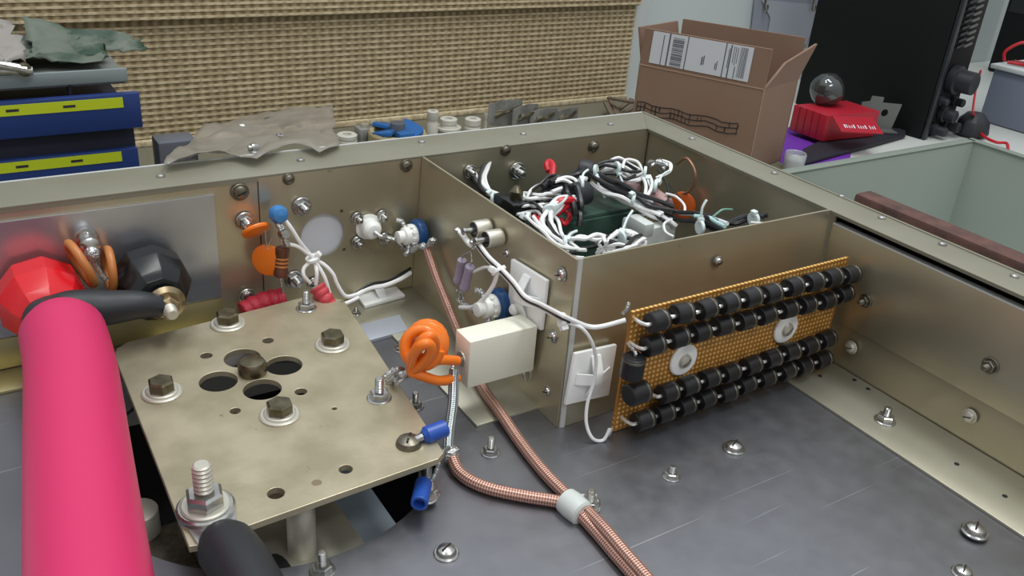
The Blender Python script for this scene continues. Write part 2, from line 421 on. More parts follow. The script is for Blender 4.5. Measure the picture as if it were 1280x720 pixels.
# back flange on the deck and the side sub-plate running along the box
MB().prism([(-33, 17.1, 0), (-33, 14.9, 0), (-11, 14.9, 0), (-11, 17.1, 0)], (0, 0, .16)).obj('foot_flange', 'gold_metal', ch, .03)
MB().prism([(-10.9, 17.1, 0), (-10.9, 13.5, 0), (-4.1, 13.5, 0), (-4.1, 1.45, 0), (-.2, 1.45, 0), (-.1, 17.1, 0)], (0, 0, .16)).obj('foot_flange', 'olive_metal', ch, .03)
mat('strip_blue', '#b9bfca', .35, .4)
MB().prism([(-7.6, 13.6, 0), (-7.9, 11.6, 0), (-3.0, 11.9, 0), (-2.6, 13.9, 0)], (0, 0, .22)).obj('cover_strip', 'strip_blue', ch, .02)
# rails
MB().prism([(-33, YB, 0), (LX, YB, 0), (21.45, 20.75, 0), (-33, 20.75, 0)], (0, 0, -.14), Matrix.Translation((0, 0, HR))).obj('rail', 'rail_paint', ch, .03)
MB().prism([(LX, YB, 0), (LX, -24, 0), (21.45, -24, 0), (21.45, 20.75, 0)], (0, 0, -.14), Matrix.Translation((0, 0, HR))).obj('rail', 'rail_paint', ch, .03)
MB().box((-7.1, YB + .07, HR - .22), (51.8, .13, .26)).obj('rail_lip', 'rail_paint', ch)
MB().box((LX + .07, -3.45, HR - .14), (.13, 41, .14)).obj('rail_lip', 'rail_paint', ch)
# right side wall: upper sheet over a foot bracket, black gap under the rail
MB().box((19.0, -12.1, 5.79), (.16, 23.8, 5.63)).obj('side_wall', 'olive_inner', ch, .02)
MB().box((19.2, -12.1, 8.6), (.56, 23.8, .1)).obj('side_wall_flange', 'pale_metal', ch, .03)
MB().box((19.15, 8.5, 4.65), (.12, 17.4, 9.1)).obj('side_wall', 'olive_inner', ch)
MB().box((19.24, -12.1, 1.55), (.1, 23.8, 3.1)).obj('bracket_wall', 'olive_inner', ch)
MB().prism([(14.7, -24, 0), (19.1, -24, 0), (19.1, -.4, 0), (14.75, -.4, 0)], (0, 0, .16)).obj('foot_flange', 'olive_metal', ch, .03)
MB().box((20.9, -12, 8.0), (.1, 24, 2.4)).obj('gap_shade', 'dark_void', ch)  # dark sheet added in place of the shade inside the gap
# open-topped inner box: left divider and front divider
slab('divider_wall', [(-.28, -.38, .02), (.42, .42, 9.35), (.34, 17.1, 9.3), (-.15, 17.1, .02)], (.14, 0, 0), 'olive_inner', ch)
slab('divider_wall', [(-.02, -.5, .02), (18.9, -.5, .02), (18.72, .05, 9.4), (.66, .42, 9.36)], (0, .13, 0), 'olive_inner', ch)
slab('corner_flange', [(-.16, -.52, .02), (.1, -.58, .02), (.76, .35, 9.38), (.5, .4, 9.38)], (0, .06, 0), 'pale_metal', ch)
mat('housing_blue', '#8d9aa6', .5)
# lower compartment seen through the round cut-out
MB().prism([(-18.5, -1.2, 0), (-17.7, -4.3, 0), (-12.2, -4.3, 0), (-12.4, 0.3, 0), (-14.6, 3, 0), (-18.5, 3, 0)], (0, 0, .2), Matrix.Translation((0, 0, -1.1))).obj('socket_bracket', 'olive_metal', ch, .04)
MB().prism(circ3(-16.1, -2.7, .45, 1.1), (0, 0, .05), Matrix.Translation((0, 0, -.92))).obj('bracket_slot', 'dark_void', ch)
MB().box((-10.8, 2.6, -5.2), (3.2, 6.2, 3.6)).obj('inner_housing', 'housing_blue', ch, .2)
MB().box((-20.3, 1, -4.3), (3, 5, 5)).obj('inner_bracket', 'dull_steel', ch, .2)
MB().cyl((-20.6, 3.5, -4), (-20.6, 3.5, -.6), .9, 20).obj('inner_canister', 'pale_zinc', ch, .08)

# fasteners on the rails
for p in [(-15.1,18.84,9.35),(-7,18.79,9.35),(9.09,18.9,9.35),(16.69,18.79,9.35),(1.56,19.6,9.35),(20.35,13.94,9.35),(20.57,6.21,9.35),(20.79,-2.04,9.35),(20.65,-10.39,9.35),(20.77,-6.09,9.35),(21.44,1.43,9.35),(-9.14,20.97,9.35)]:
    screw(p, (0, 0, 1), .24, ch, 'rivet')
# deck: screws
for x, y, z, r, st in [[(-4.54,-0.68,0)][0] + (.5, 'long'), [(2.55,-6.37,0)][0] + (.46, 'nut'), [(7.11,-6.11,0)][0] + (.6, 'pan'), [(-9.85,-5.88,0)][0] + (.56, 'pan'), [(-2.26,-6.05,0)][0] + (.5, 'nut'), [(-14.89,-4.4,0)][0] + (.55, 'long'), [(-6.11,4.62,0)][0] + (.48, 'long'), [(9.91,-17.59,0)][0] + (.5, 'pan'), [(-19.25,14.47,0)][0] + (.5, 'nut'), [(-24.33,19.34,0)][0] + (.5, 'nut'), [(-20.19,9.13,0)][0] + (.4, 'pan'), [(-4.29,10.3,0)][0] + (.4, 'nut')]:
    screw((x, y, z), (0, 0, 1), r, ch, st)
for x, y, z, r, st in [[(12.77,-16.28,0.16)][0] + (.62, 'pan'), [(16.68,-8.26,0.16)][0] + (.6, 'nut'), [(-14.17,18.01,0.16)][0] + (.5, 'nut'), [(-5.01,15.2,0.16)][0] + (.32, 'nut'), [(-17.78,18.19,0.16)][0] + (.45, 'nut')]:
    screw((x, y, z), (0, 0, 1), r, ch, st)
# side wall, box walls, back wall
for x, y, z, r in [[(18.9,-3.7,5.08)][0] + (.42,), [(18.9,-11.59,5.09)][0] + (.46,)]: screw((x, y, z), (-1, 0, 0), r, ch, 'nut', 'dull_steel')
for x, y, z, r in [[(19.05,-3.53,1.79)][0] + (.42,), [(19.05,-11.42,1.76)][0] + (.42,)]: screw((x, y, z), (-1, 0, 0), r, ch, 'pan', 'pale_zinc')
screw((9.94,0,7.67), (0, -1, 0), .34, ch, 'pan')
for x, y, z, r in [[(0.3,1.37,8.15)][0] + (.4,), [(0.1,1.21,4.63)][0] + (.4,), [(-0.1,0.92,1.47)][0] + (.34,), [(0.3,6.5,7.12)][0] + (.28,)]: screw((x, y, z), (-1, 0, 0), r, ch, 'pan')
for x, y, z, r, st in [(-11.25,17.1,8.54) + (.52, 'pan'), (-7.64,17.1,7.12) + (.6, 'nut'), (-8.27,17.1,2.37) + (.6, 'nut'), (7.59,17.1,7.5) + (.6, 'nut'), (-0.76,17.1,8.85) + (.42, 'pan'), (-8.36,17.1,8.94) + (.36, 'pan'), (3.87,17.1,7.91) + (.45, 'nut'), (6.57,17.1,9.04) + (.4, 'pan'), (14,17.1,8.51) + (.45, 'pan')]:
    screw((x, y, z), (0, -1, 0), r, ch, st, 'dull_steel' if st == 'pan' else 'zinc')
# drilled holes in the flanges
for q in [(18.64,-4.58,0.17),(18.59,-5.62,0.17),(16.84,-12.64,0.17),(16.7,-15.42,0.17),(17.03,-3.33,0.17)]:
    place('drilled_hole', fm('disc', .13, 'dark_void'), q, (0, 0, 1), 0, ch)

# ---------------------------------------------------------------- socket plate on its pillars
ZP = 2.6
sp0 = thing('socket_plate', 'worn square metal mounting plate with four large holes, bolted above the deck', 'mounting plate', (-14, 5, 0))
big = [(x, y) for x, y, z in [(-13.94,9.06,2.6),(-12.27,7.49,2.6),(-13.94,5.83,2.6),(-15.63,7.43,2.6)]]
small = [(x, y) for x, y, z in [(-15.51,10.05,2.6),(-12.2,10.23,2.6),(-12.34,4.83,2.6),(-15.64,4.61,2.6),(-15.88,-1.89,2.6),(-12.71,-1.72,2.6),(-11.42,2.78,2.6)]]
outline = [(x, y) for x, y, z in [(-19.37,12.65,2.6),(-18.74,13.07,2.6),(-7.95,14.26,2.6),(-6.76,12.84,2.6),(-8.32,-2.58,2.6),(-8.76,-2.88,2.6),(-17.87,-3.29,2.6),(-19.07,-3.57,2.6),(-19.8,-3.38,2.6),(-19.6,12.06,2.6)]]
sheet('plate', outline, [circ(x, y, .92, 36) for x, y in big] + [circ(x, y, r, 16) for (x, y), r in zip(small, (.3, .3, .3, .25, .36, .3, .12))], .26, 'socket_plate_metal', sp0, Matrix.Translation((0, 0, ZP - .13)), .03)
for q in [(-18.28,7.53,2.6),(-13.59,12.79,2.6),(-9.28,8.32,2.6),(-13.91,3.34,2.6)]:
    screw(q, (0, 0, 1), .95, sp0, 'bolt', 'dark_bolt', name='bolt')
cb = MB().lathe([(.7, 0), (.72, .12), (.72, .5), (.6, .7), (.35, .76), (.001, .74)], 28)
place('centre_cap', cb.mesh('centre_cap', 'dark_bolt'), (-13.89,7.5,2.6), (0, 0, 1), 0, sp0)
q = (-14.15,-2.02,2.6)
place('rivet', fm('disc', .22, 'brass'), q, (0, 0, 1), 0, sp0)
place('slotted_screw', fm('pan', .6, 'dull_steel'), (-9.48,-1.34,2.6), (0, 0, 1), 0, sp0)
place('slot', fm('slot', .5, 'dark_void'), Vector((-9.48,-1.34,2.6)) + Vector((0, 0, .42)), (0, 0, 1), .9, sp0)
screw((-9.13,2.66,2.6), (0, 0, 1), .62, sp0, 'long')
screw((-9.09,12.8,2.6), (0, 0, 1), .6, sp0, 'long')
for x, y, z0 in [(-14.9, -2.0, -1.2), (-18.6, 10.6, 0), (-8.9, 11.2, 0)]:
    MB().cyl((x, y, z0), (x, y, ZP - .26), .62, 24).obj('pillar', 'pale_zinc', sp0, .04)
x, y, z = (-8.44,-1.09,0)
MB().cyl((x, y, 0), (x, y, ZP - .26), .34, 16).obj('pillar', 'zinc', sp0, .03)

# ---------------------------------------------------------------- thick lead, knobs
V = Vector
def knob(name, label, mt, p, y0, loc_r=2.0):
    t = thing('insulated_terminal', label, 'terminal knob', (p[0], y0, p[2] - 2))
    L = y0 - p[1]
    pr = [(1.25, 0), (1.3, .3), (loc_r * .92, .45), (loc_r, .9), (loc_r * 1.0, L * .55), (loc_r * .78, L * .86), (loc_r * .6, L * .98), (.3, L)]
    b = MB().lathe(pr, 9, frame((p[0], y0, p[2]), (0, -1, 0)))
    b.obj('knob_body', mt, t, .05, sharp=14)
    return t
pb = (-16.65,13.1,4.52)
k1 = knob('terminal_knob', 'large black faceted terminal knob on the silver panel, with a lug bolted on', 'black_gloss', (pb[0] - .15, pb[1] + .2, pb[2] + .1), 17.0)
pr_ = (-22.18,12.9,4.74)
k2 = knob('terminal_knob', 'large red faceted terminal knob on the silver panel at the far left', 'red_gloss', (pr_[0], pr_[1], pr_[2]), 17.0, 2.15)
PINK = [(-21.84,10.6,5.4), (-22.05, 6.5, 5.55), (-22.75, 0, 5.78), (-23.49,-6.98,6), (-24.1, -13, 6.3), (-24.7, -20, 6.8)]
ld = thing('insulated_lead', 'thick bright pink insulating tube over a black lead bolted to the black knob', 'cable', (-23, 0, 6))
MB().tube(PINK, 1.87, 32, 5, rf=lambda t: .9 + .1 * min(1, t * 25)).obj('pink_sleeve', 'pink_tube', ld)
MB().tube([V(pb) + V((-.3, -.35, 0))] + [V(q) for q in [(-18.09,12.7,4.88),(-19.65,12.9,4.94),(-21.01,13.1,5.1)]] + [V(q) for q in [(-21.91,12.8,5.18),(-22.46,11.8,5.45)]] + [V(PINK[0]) + V((-.1, -.3, 0)), V(PINK[1])], .95, 20, 6, rf=lambda t: .6 + .4 * min(1, t * 3.2)).obj('black_sleeve', 'black_rubber', ld)
b = MB().lathe([(.2, 0), (.98, 0), (1.0, .1), (.75, .28), (.4, .3)], 24, frame(V(pb) + V((0, -.05, 0)), (0, -1, 0)))
lg = b.obj('lug', 'brass', ld); lab(lg, 'round bronze washer and nut on the end of the black lead')
place('nut', fm('hex', .62, 'brass'), V(pb) + V((0, -.3, 0)), (0, -1, 0), .3, lg)
place('stud', fm('stud', .34, 'pale_zinc'), V(pb) + V((0, -.3, 0)), (0, -1, 0), 0, lg)

# second lead bolted through the front corner of the socket plate
l2 = thing('insulated_lead', 'black covered cable lug bolted on the near corner of the worn socket plate', 'cable', (-18.69,-1.72,2.6))
q = V((-18.7,-1.74,2.62))
sheet('lug', [(-1.15, -.2), (-.9, -.9), (-.75, -2.6), (.75, -2.6), (.9, -.9), (1.15, -.2), (1.0, .6), (.5, 1.05), (-.5, 1.05), (-1.0, .6)], [], .16, 'zinc', l2, Matrix.Translation(q + V((0, 0, .08))) @ Matrix.Rotation(.02, 4, 'Z'))
place('washer', fm('disc', 1.15, 'zinc'), q + V((0, 0, .16)), (0, 0, 1), 0, l2)
place('washer', fm('disc', .98, 'pale_zinc'), q + V((0, 0, .3)), (0, 0, 1), 0, l2)
place('nut', fm('bolt', .78, 'zinc'), q + V((0, 0, .42)), (0, 0, 1), .35, l2)
place('stud', fm('stud', .4, 'pale_zinc'), q + V((0, 0, .95)), (0, 0, 1), 0, l2)
MB().tube([q + V((0, -1.8, .1)), q + V((.1, -2.6, .2)), q + V((.2, -4.2, .5)), q + V((.2, -6.5, .7)), q + V((.2, -9, .8))], 1.12, 20, 5, rf=lambda t: .72 + .28 * min(1, t * 4)).obj('black_sleeve', 'black_rubber', l2)

# brown rings and the plated stud between them
def ring_obj(label, c, n, R_, r, sy=1.0):
    F = frame(c, n)
    pts = [F @ V((R_ * math.cos(a) * sy, R_ * math.sin(a), 0)) for a in [2 * PI * i / 28 for i in range(28)]]
    o = MB().tube(pts, r, 12, 1, closed=True).obj('insulator_ring', 'brown_ring')
    return tag(o, label, 'ring')
ring_obj('brown insulating ring leaning beside the red knob', (-20.13,15.6,6.32), (-.948, -.167, -.273), 1.2, .23)
ring_obj('brown insulating ring standing upright against the black knob', (-18.78,15.8,5.64), (-.997, .024, .071), 1.08, .23)
st = thing('terminal_stud', 'shiny plated terminal stud between the two brown rings', 'terminal', (-19.41,17,6.51))
q = V((-19.54,15.9,6.91))
MB().lathe([(.62, 0), (.62, .2), (.4, .22), (.4, .9), (.5, 1.0), (.5, 1.3), (.3, 1.4), (.01, 1.45)], 16, frame((q[0], 17.05, q[2] + .2), (0, -1, 0))).obj('stud', 'zinc', st, .03)
MB().tube([q, q + V((.05, -.2, -.6)), q + V((.2, -.3, -1.1)), q + V((.5, -.5, -1.7))], .14, 8, 4).obj('solder_tag', 'solder', st)
MB().lathe([(.01, 0), (.34, .15), (.42, .4), (.3, .7), (.01, .8)], 12, frame(q + V((0, 0, -.1)), (0, -1, 0))).obj('solder_blob', 'solder', st)

# ---------------------------------------------------------------- small parts on the back wall
def disc_cap(label, c, n, R_, th, mt='orange', leads=()):
    t = thing('disc_capacitor', label, 'capacitor', c)
    b = MB().lathe([(.01, -th / 2), (R_ * .7, -th / 2), (R_ * .95, -th * .3), (R_, 0), (R_ * .95, th * .3), (R_ * .7, th / 2), (.01, th / 2)], 28, frame(c, n))
    b.obj('body', mt, t)
    for L_ in leads: MB().tube(L_, .05, 6, 4).obj('lead', 'zinc', t)
    return t
c = V((-10.79,16,6.52))
disc_cap('orange disc capacitor tilted beside the plated nut on the back wall', c, (.122, -.696, -.708), .85, .36, 'orange', [[c + V((.5, -.1, 0)), c + V((.5, -.2, -.8)), c + V((.7, -.2, -1.7))], [c + V((-.5, 0, .1)), c + V((-.6, .5, .3))]])
screw((-11.08,17.1,6.73), (0, -1, 0), .55, ch, 'nut')
c = V((-10.22,15.9,4.57))
disc_cap('orange flat capacitor hanging against the brown striped resistor', c, (-.75, -.9, .1), .98, .4, 'orange', [[c + V((0, 0, .8)), c + V((.3, 0, 1.4))]])
rs = thing('striped_resistor', 'brown cylindrical resistor with paler bands, upright by the back wall', 'resistor', (-9.69,15.3,3.7))
p0 = V((-9.46,15.5,5.28)); p1 = V((-9.7,15.3,3.64))
MB().lathe([(.3, 0), (.42, .08), (.42, .4), (.38, .5), (.38, 1.3), (.42, 1.4), (.42, 1.75), (.3, 1.85)], 20, frame(p1, p0 - p1)).obj('body', 'brown', rs)
for h in (.62, .85, 1.08):
    MB().lathe([(.385, 0), (.395, .02), (.395, .1), (.385, .12)], 20, frame(p1 + (p0 - p1).normalized() * h, p0 - p1)).obj('colour_band', 'brown_ring', rs)
MB().tube([p1, p1 + V((0, 0, -.4)), p1 + V((.1, 0, -1.3)), p1 + V((.1, .2, -2.0))], .09, 8, 4).obj('lead', 'solder', rs)
MB().tube([p0, p0 + V((0, 0, .3)), V((-9.59,15.7,7.09))], .08, 8, 4).obj('lead', 'solder', rs)
t = thing('blue_standoff', 'blue round standoff with a soldered tag above the brown resistor', 'standoff', (-9.16,17,6.87))
q = V((-9.56,15.6,7.48))
MB().lathe([(.3, -.9), (.35, -.4), (.52, -.2), (.55, .1), (.4, .42), (.01, .55)], 24, frame(q, (0, -1, .2))).obj('body', 'light_blue', t)
MB().lathe([(.3, 0), (.3, .4), (.24, .5)], 14, frame(V((-9.45,15.4,6.34)), (0.1, -1, .3))).obj('stud', 'zinc', t)
MB().tube([(-9.68,15.6,7.05),(-9.52,15.3,6.64),(-9.41,15.1,6.2),(-9.26,15.2,5.68)], .2, 8, 4).obj('solder_tag', 'solder', t)
def ribbed(label, pts, r, mt, nm='ribbed_sleeve'):
    n = 5
    o = MB().tube(pts, r, 20, 14, rf=lambda t: .82 + .2 * abs(math.sin(t * PI * n)) ** .6).obj('ribbed_sleeve', mt)
    return tag(o, label, 'choke')
ribbed('dark red ribbed choke lying at the back edge of the socket plate', [(-9.52,15.6,1.97),(-10.72,15.5,2.01),(-12.09,15.3,1.71)], .7, 'red_sleeve')
ribbed('coral red ribbed choke standing right of the plated screw on the socket plate', [(-8.02,13.9,3.32),(-7.69,13.4,2.64),(-7.2,12.9,1.7)], .5, 'coral_sleeve')
screw((-11.25,17.05,1.86), (0, -1, 0), .5, ch, 'pan'); screw((-7.06,17.05,1.87), (0, -1, 0), .4, ch, 'pan')

# white ceramic feed-through and the two blue trimmers
ft = thing('feedthrough', 'white ceramic feedthrough between four plated nuts on the back wall', 'insulator', (-3.4,17,5.17))
q = V((-3.36,17.1,5.13))
MB().lathe([(.85, 0), (.85, .12), (.62, .14), (.62, .7), (.45, .95), (.3, 1.0)], 28, frame(q, (0, -1, 0))).obj('ceramic_body', 'white_ceramic', ft, .03)
for p in [(-4.08,17.05,5.81),(-2.39,17.05,5.71),(-4.09,17.05,4.17),(-2.21,17.05,4.12)]: screw(p, (0, -1, 0), .42, ft, 'nut', name='mounting_nut')
MB().tube([q + V((0, -1, 0)), q + V((.3, -1.4, -.2)), V((-2.63,15.8,4.76)), V((-2.27,15.4,4.7))], .14, 8, 5).obj('lead', 'solder', ft)
def trimmer(label, px, n=(-1, -.05, .0), r=.95, h=.0):
    t = thing('trimmer', label, 'trimmer', px)
    c = V(px); d = V(n).normalized()
    MB().lathe([(r * .9, 0), (r, .08), (r, .5), (r * .85, .62), (r * .5, .62)], 32, frame(c, d)).obj('blue_disc', 'blue_enamel', t, .02)
    MB().lathe([(r * .72, 0), (r * .72, .25), (r * .6, .32), (r * .6, .75), (r * .42, .82), (r * .42, 1.2), (.01, 1.22)], 24, frame(c + d * .6, d)).obj('ceramic_hub', 'white_ceramic', t, .02)
    for k in range(10):
        a = 2 * PI * k / 10; F = frame(c + d * .85, d, a)
        MB().box((r * .68, 0, 0), (.12, .14, .3), F).obj('tooth', 'white_ceramic', t)
    for a, L_ in ((2.2, .9), (3.6, .9), (5.1, .8)):
        F = frame(c + d * 1.1, d, a)
        MB().tube([F @ V((r * .5, 0, 0)), F @ V((r * 1.0, 0, .1)), F @ V((r * 1.2, .1, .4))], .16, 8, 4).obj('solder_tag', 'solder', t)
    return t
trimmer('blue and white round trimmer in the back corner beside the ceramic feedthrough', (-0.15,15.82,4.67), r=.95)
trimmer('blue and white round trimmer below the lilac resistors on the divider wall', (-0.05,5.98,4.32), r=.95)
tp = thing('solder_post', 'soldered post joining the copper braid to the corner trimmer', 'terminal', (-0.44,15,4.28))
MB().tube([(-1.3,17.05,3.85),(-1.3,15.74,3.61),(-0.9,14.87,4.24),(-0.6,14.36,4.41),(-0.5,13.73,4.98)], .2, 8, 4, rf=lambda t: 1 + .3 * math.sin(t * 22)).obj('solder_joint', 'solder', tp)
MB().lathe([(.01, -.25), (.25, -.1), (.25, .1), (.01, .25)], 10, frame((-0.5,13.73,5.04), (0, 0, 1))).obj('solder_blob', 'solder', tp)

# stud diodes and lilac resistors on the divider wall
zd = thing('stud_rectifiers', 'pair of silver round rectifiers joined by a soldered tag on the divider wall', 'rectifier', (-0.3,7.69,8.04))
for (px, r) in (((0.22,8.47,7.94), .5), ((0.22,7.15,7.88), .5)):
    o = MB().lathe([(r * .98, 0), (r, .1), (r, .95), (r * .9, 1.0), (r * .3, .9)], 28, frame(px, (-1, 0, 0))).obj('can', 'pale_zinc', zd, .02)
    MB().lathe([(r * .86, 0), (r * .86, .03), (.01, .03)], 24, frame(V(px) + V((-.99, 0, 0)), (-1, 0, 0))).obj('glass_seal', 'black_gloss', o)
    MB().lathe([(.16, 0), (.16, .5), (.22, .55), (.22, .7), (.01, .75)], 12, frame(V(px) + V((-1.0, 0, 0)), (-1, 0, 0))).obj('pin', 'zinc', o)
MB().tube([(-1.2,9.42,7.54),(-1.2,8.76,7.46),(-1.2,8.19,7.3),(-1.2,7.74,7.25)], .12, 10, 4, rf=lambda t: .8 + .6 * math.sin(t * PI)).obj('solder_tag', 'white_ceramic', zd)
for p in [(-1.2,9.51,7.55),(-1.2,7.77,7.53),(-1.1,7.81,7.2)]: MB().lathe([(.01, -.2), (.2, -.05), (.2, .08), (.01, .2)], 10, frame(p, (0, 0, 1))).obj('solder_blob', 'solder', zd)
for lb, a, c in (('lilac glazed resistor on the left of a parallel pair on the divider wall', (-1,9.14,5.86), (-1,9.55,4.17)), ('lilac glazed resistor on the right of a parallel pair on the divider wall', (-1.25,7.8,6.1), (-1.25,8.35,4.32))):
    t = thing('axial_resistor', lb, 'resistor', c); a = V(a); c = V(c); d = (a - c); L_ = d.length
    MB().lathe([(.1, 0), (.27, .06), (.3, .2), (.26, .32), (.26, L_ - .32), (.3, L_ - .2), (.27, L_ - .06), (.1, L_)], 18, frame(c, d)).obj('body', 'lilac', t)
    MB().tube([a, a + d * .2, V((-1.1,8.05,6.85))], .05, 6, 4).obj('lead', 'solder', t)
    MB().tube([c, c - d * .25, c - d * .35 + V((0, -.2, 0))], .05, 6, 4).obj('lead', 'solder', t)
tp = thing('solder_post', 'clump of soldered lead ends beside the lower blue trimmer', 'terminal', (-1,8.42,3.39))
for k in range(7):
    a = V((-1.2,8.93,3.51)); random.seed(k + 40)
    MB().tube([a + V((random.uniform(-.1, .3), random.uniform(-.3, .3), random.uniform(-.2, .4))), a + V((.1, -.4 + .1 * k, -.3)), a + V((.3, -.9 + .2 * random.random(), -.2 - .1 * random.random()))], .09, 6, 3).obj('lead_end', 'solder', tp)

# ---------------------------------------------------------------- loose wires and cable ties
def wires(parent, pts, cols, r=.11, spread=.2, seed=1, n=7):
    rnd = random.Random(seed); m = len(cols)
    for k, cname in enumerate(cols):
        a = 2 * PI * k / m + rnd.random(); off = V((math.cos(a) * spread, math.sin(a) * spread * .6, math.sin(a) * spread)) if m > 1 else V((0, 0, 0))
        P = [V(p) + off + V((rnd.uniform(-1, 1), rnd.uniform(-1, 1), rnd.uniform(-1, 1))) * (spread * .45) for p in pts]
        lab(MB().tube(P, r, n, 4).obj('wire', cname + '_wire', parent), cname + ' insulated wire')
def tie(parent, p, d, r=.3, tail=(0, 0, .7), mt='white_plastic'):
    p = V(p); F = frame(p, d); t = V(tail)
    b = MB().lathe([(r * .85, -.1), (r * 1.05, -.1), (r * 1.05, .1), (r * .85, .1)], 16, F)
    tu = t.normalized()
    b.box((0, 0, 0), (.36, .3, .3), frame(p + tu * r, tu))
    if t.length > .8: b.tube([p + tu * r, p + tu * r + t * .6, p + tu * r + t + V(d).normalized() * .25], .09, 5, 3)
    b.obj('cable_tie', mt, parent, .02)
h1 = thing('wire_bundle', 'bundle of white wires tied together in front of the round hole', 'wires', (-7.76,15,4.67))
T = V((-7.74,15.2,4.52))
for k, pts in enumerate([[(-9.22,15.4,7.1),(-8.98,15.2,6.69),(-8.48,15.1,5.69),(-7.74,15.2,4.52),(-7.74,14.6,3.89),(-7.85,14.5,3.11)], [(-9.22,15.3,5.68),(-8.68,15.1,5.52),(-8.16,15.1,5.01),(-7.74,15.2,4.52),(-8.37,15,4.1),(-8.46,14.8,3.68),(-8.08,14.8,3.12)], [(-7.77,15.1,4.63),(-7.33,14.5,3.59),(-7.12,14.2,2.56),(-6.91,14,1.85),(-6.34,13.9,1.78),(-5.27,14.2,1.84)], [(-7.74,15.2,4.47),(-7.21,14.9,4.19),(-6.74,14.6,3.59),(-6.53,14.4,2.89),(-6.1,14.2,2.13),(-5.33,14.3,2.03)]]):
    lab(MB().tube(pts, .115, 8, 6).obj('wire', 'white_wire', h1), 'white insulated wire')
tie(h1, T, (.3, 0, -1), .42, (.5, -.3, .5))
lab(MB().tube([V(q) + V((0, 0, .05)) for q in [(-5.54,14.3,1.85),(-4.46,14.6,2.04),(-3.28,14.8,1.93),(-1.98,15.2,1.93),(-1.05,15.6,2.03)]], .15, 8, 6).obj('wire', 'white_wire', h1), 'white insulated wire running to the corner')
lab(MB().tube([V(q) + V((0, 0, .15)) for q in [(-5.25,14.5,1.86),(-4.25,14.7,2.17),(-2.91,15,1.98),(-1.89,15.4,2.05),(-0.95,15.8,2.15)]], .1, 8, 6).obj('wire', 'black_wire', h1), 'black insulated wire running to the corner')
def tie_mount(label, quad, nrm, th=.22):
    """square adhesive mount with a raised four-legged bridge"""
    Q = [V(q) for q in quad]; n = V(nrm).normalized(); t = thing('tie_mount', label, 'cable tie mount', Q[0])
    MB().prism(Q, n * th).obj('base', 'white_plastic', t, .03)
    c = sum(Q, V((0, 0, 0))) / 4; up = n * (th + .42)
    for i in range(4):
        a = (Q[i] + Q[(i + 1) % 4]) / 2; a2 = c + (a - c) * .78; s = (Q[(i + 1) % 4] - Q[i]).normalized() * .3
        MB().prism([a2 - s + n * th, a2 + s + n * th, c + (a - c) * .22 + s + up, c + (a - c) * .22 - s + up], n * .1).obj('bridge_leg', 'white_plastic', t)
    MB().prism([c + (q - c) * .2 + up for q in Q], n * .12).obj('bridge_top', 'white_plastic', t, .02)
    return t
tie_mount('white adhesive cable tie mount flat on the flange by the back wall', [(-3.97,18.84,0.18),(-1.28,19.37,0.18),(-1.27,15.88,0.18),(-4.27,15.53,0.18)], (0, 0, 1))
tie_mount('white adhesive cable tie mount on the divider wall beside the lower trimmer', [(0.18,5.57,7.25),(0.18,2.17,7.49),(0.05,2.04,4.64),(0.05,5.35,4.15)], (-1, 0, 0))
tie_mount('white adhesive cable tie mount on the front wall left of the perforated board', [V(q) for q in [(0.28,-0.3,4.48),(3.01,-0.3,4.33),(2.78,-0.5,1.33),(-0.11,-0.5,1.57)]], (0, -1, .05))
h2 = thing('wire_bundle', 'white wire pair strung from the rectifiers past the corner to the perforated board', 'wires', (-1.2,4.79,7.04))
A = [V(q) for q in [(-1.1,7.39,7.38),(-1.1,6.22,7.06),(-1.1,5.11,6.97)]]
B_ = [V(q) for q in [(-0.9,4,6.58),(-0.7,3.05,6.09),(-0.7,1.57,6.34)]] + [V(q) for q in [(-1.4,-0.9,7.19),(-0.87,-1.2,6.9)]]
lab(MB().tube(A + B_ + [V(q) for q in [(-0.27,-1.5,6.61),(0.36,-1.6,5.73),(0.86,-1.5,4.52),(0.9,-1.5,3.17),(0.59,-1.6,1.99),(0.46,-1.9,0.97),(0.67,-2.3,0.25),(1.22,-2.5,0.1),(1.55,-2.5,0.71)]], .09, 8, 6).obj('wire', 'white_wire', h2), 'white wire curling down to the lower board corner')
lab(MB().tube([q + V((0, -.1, .25)) for q in A + B_] + [V(q) for q in [(0.23,-1.3,6.52),(0.84,-1.6,6.53),(1.9,-2.1,6.9)]], .12, 8, 6).obj('wire', 'white_wire', h2), 'white wire running to the upper board corner')
lab(MB().tube([q + V((-.1, -.12, .13)) for q in A + B_], .06, 7, 6).obj('wire', 'black_wire', h2), 'thin black stripe wire')
MB().tube([(-1.1,5.18,6.85),(-1.2,5.4,5.9),(-1.5,5.89,4.89),(-1.6,6.78,4.02),(-1.6,8.1,3.37)], .12, 8, 5).obj('wire', 'white_wire', h2)
MB().tube([(-1.1,5.36,6.96),(-1.2,6.34,6.63),(-1.1,7.65,5.73)], .09, 8, 5).obj('wire', 'white_wire', h2)
tie(h2, (-1.1,5.11,6.97), (.2, -.7, -.7), .42, (-.6, 0, .2)); tie(h2, (-1.22,-1,7.06), (1, -.3, -.2), .36, (0, -.4, -.5))
MB().lathe([(.01, 0), (.3, .1), (.34, .35), (.2, .5), (.01, .52)], 12, frame((-0.1,4.36,4.78), (-1, 0, 0))).obj('tie_button', 'white_plastic', h2)

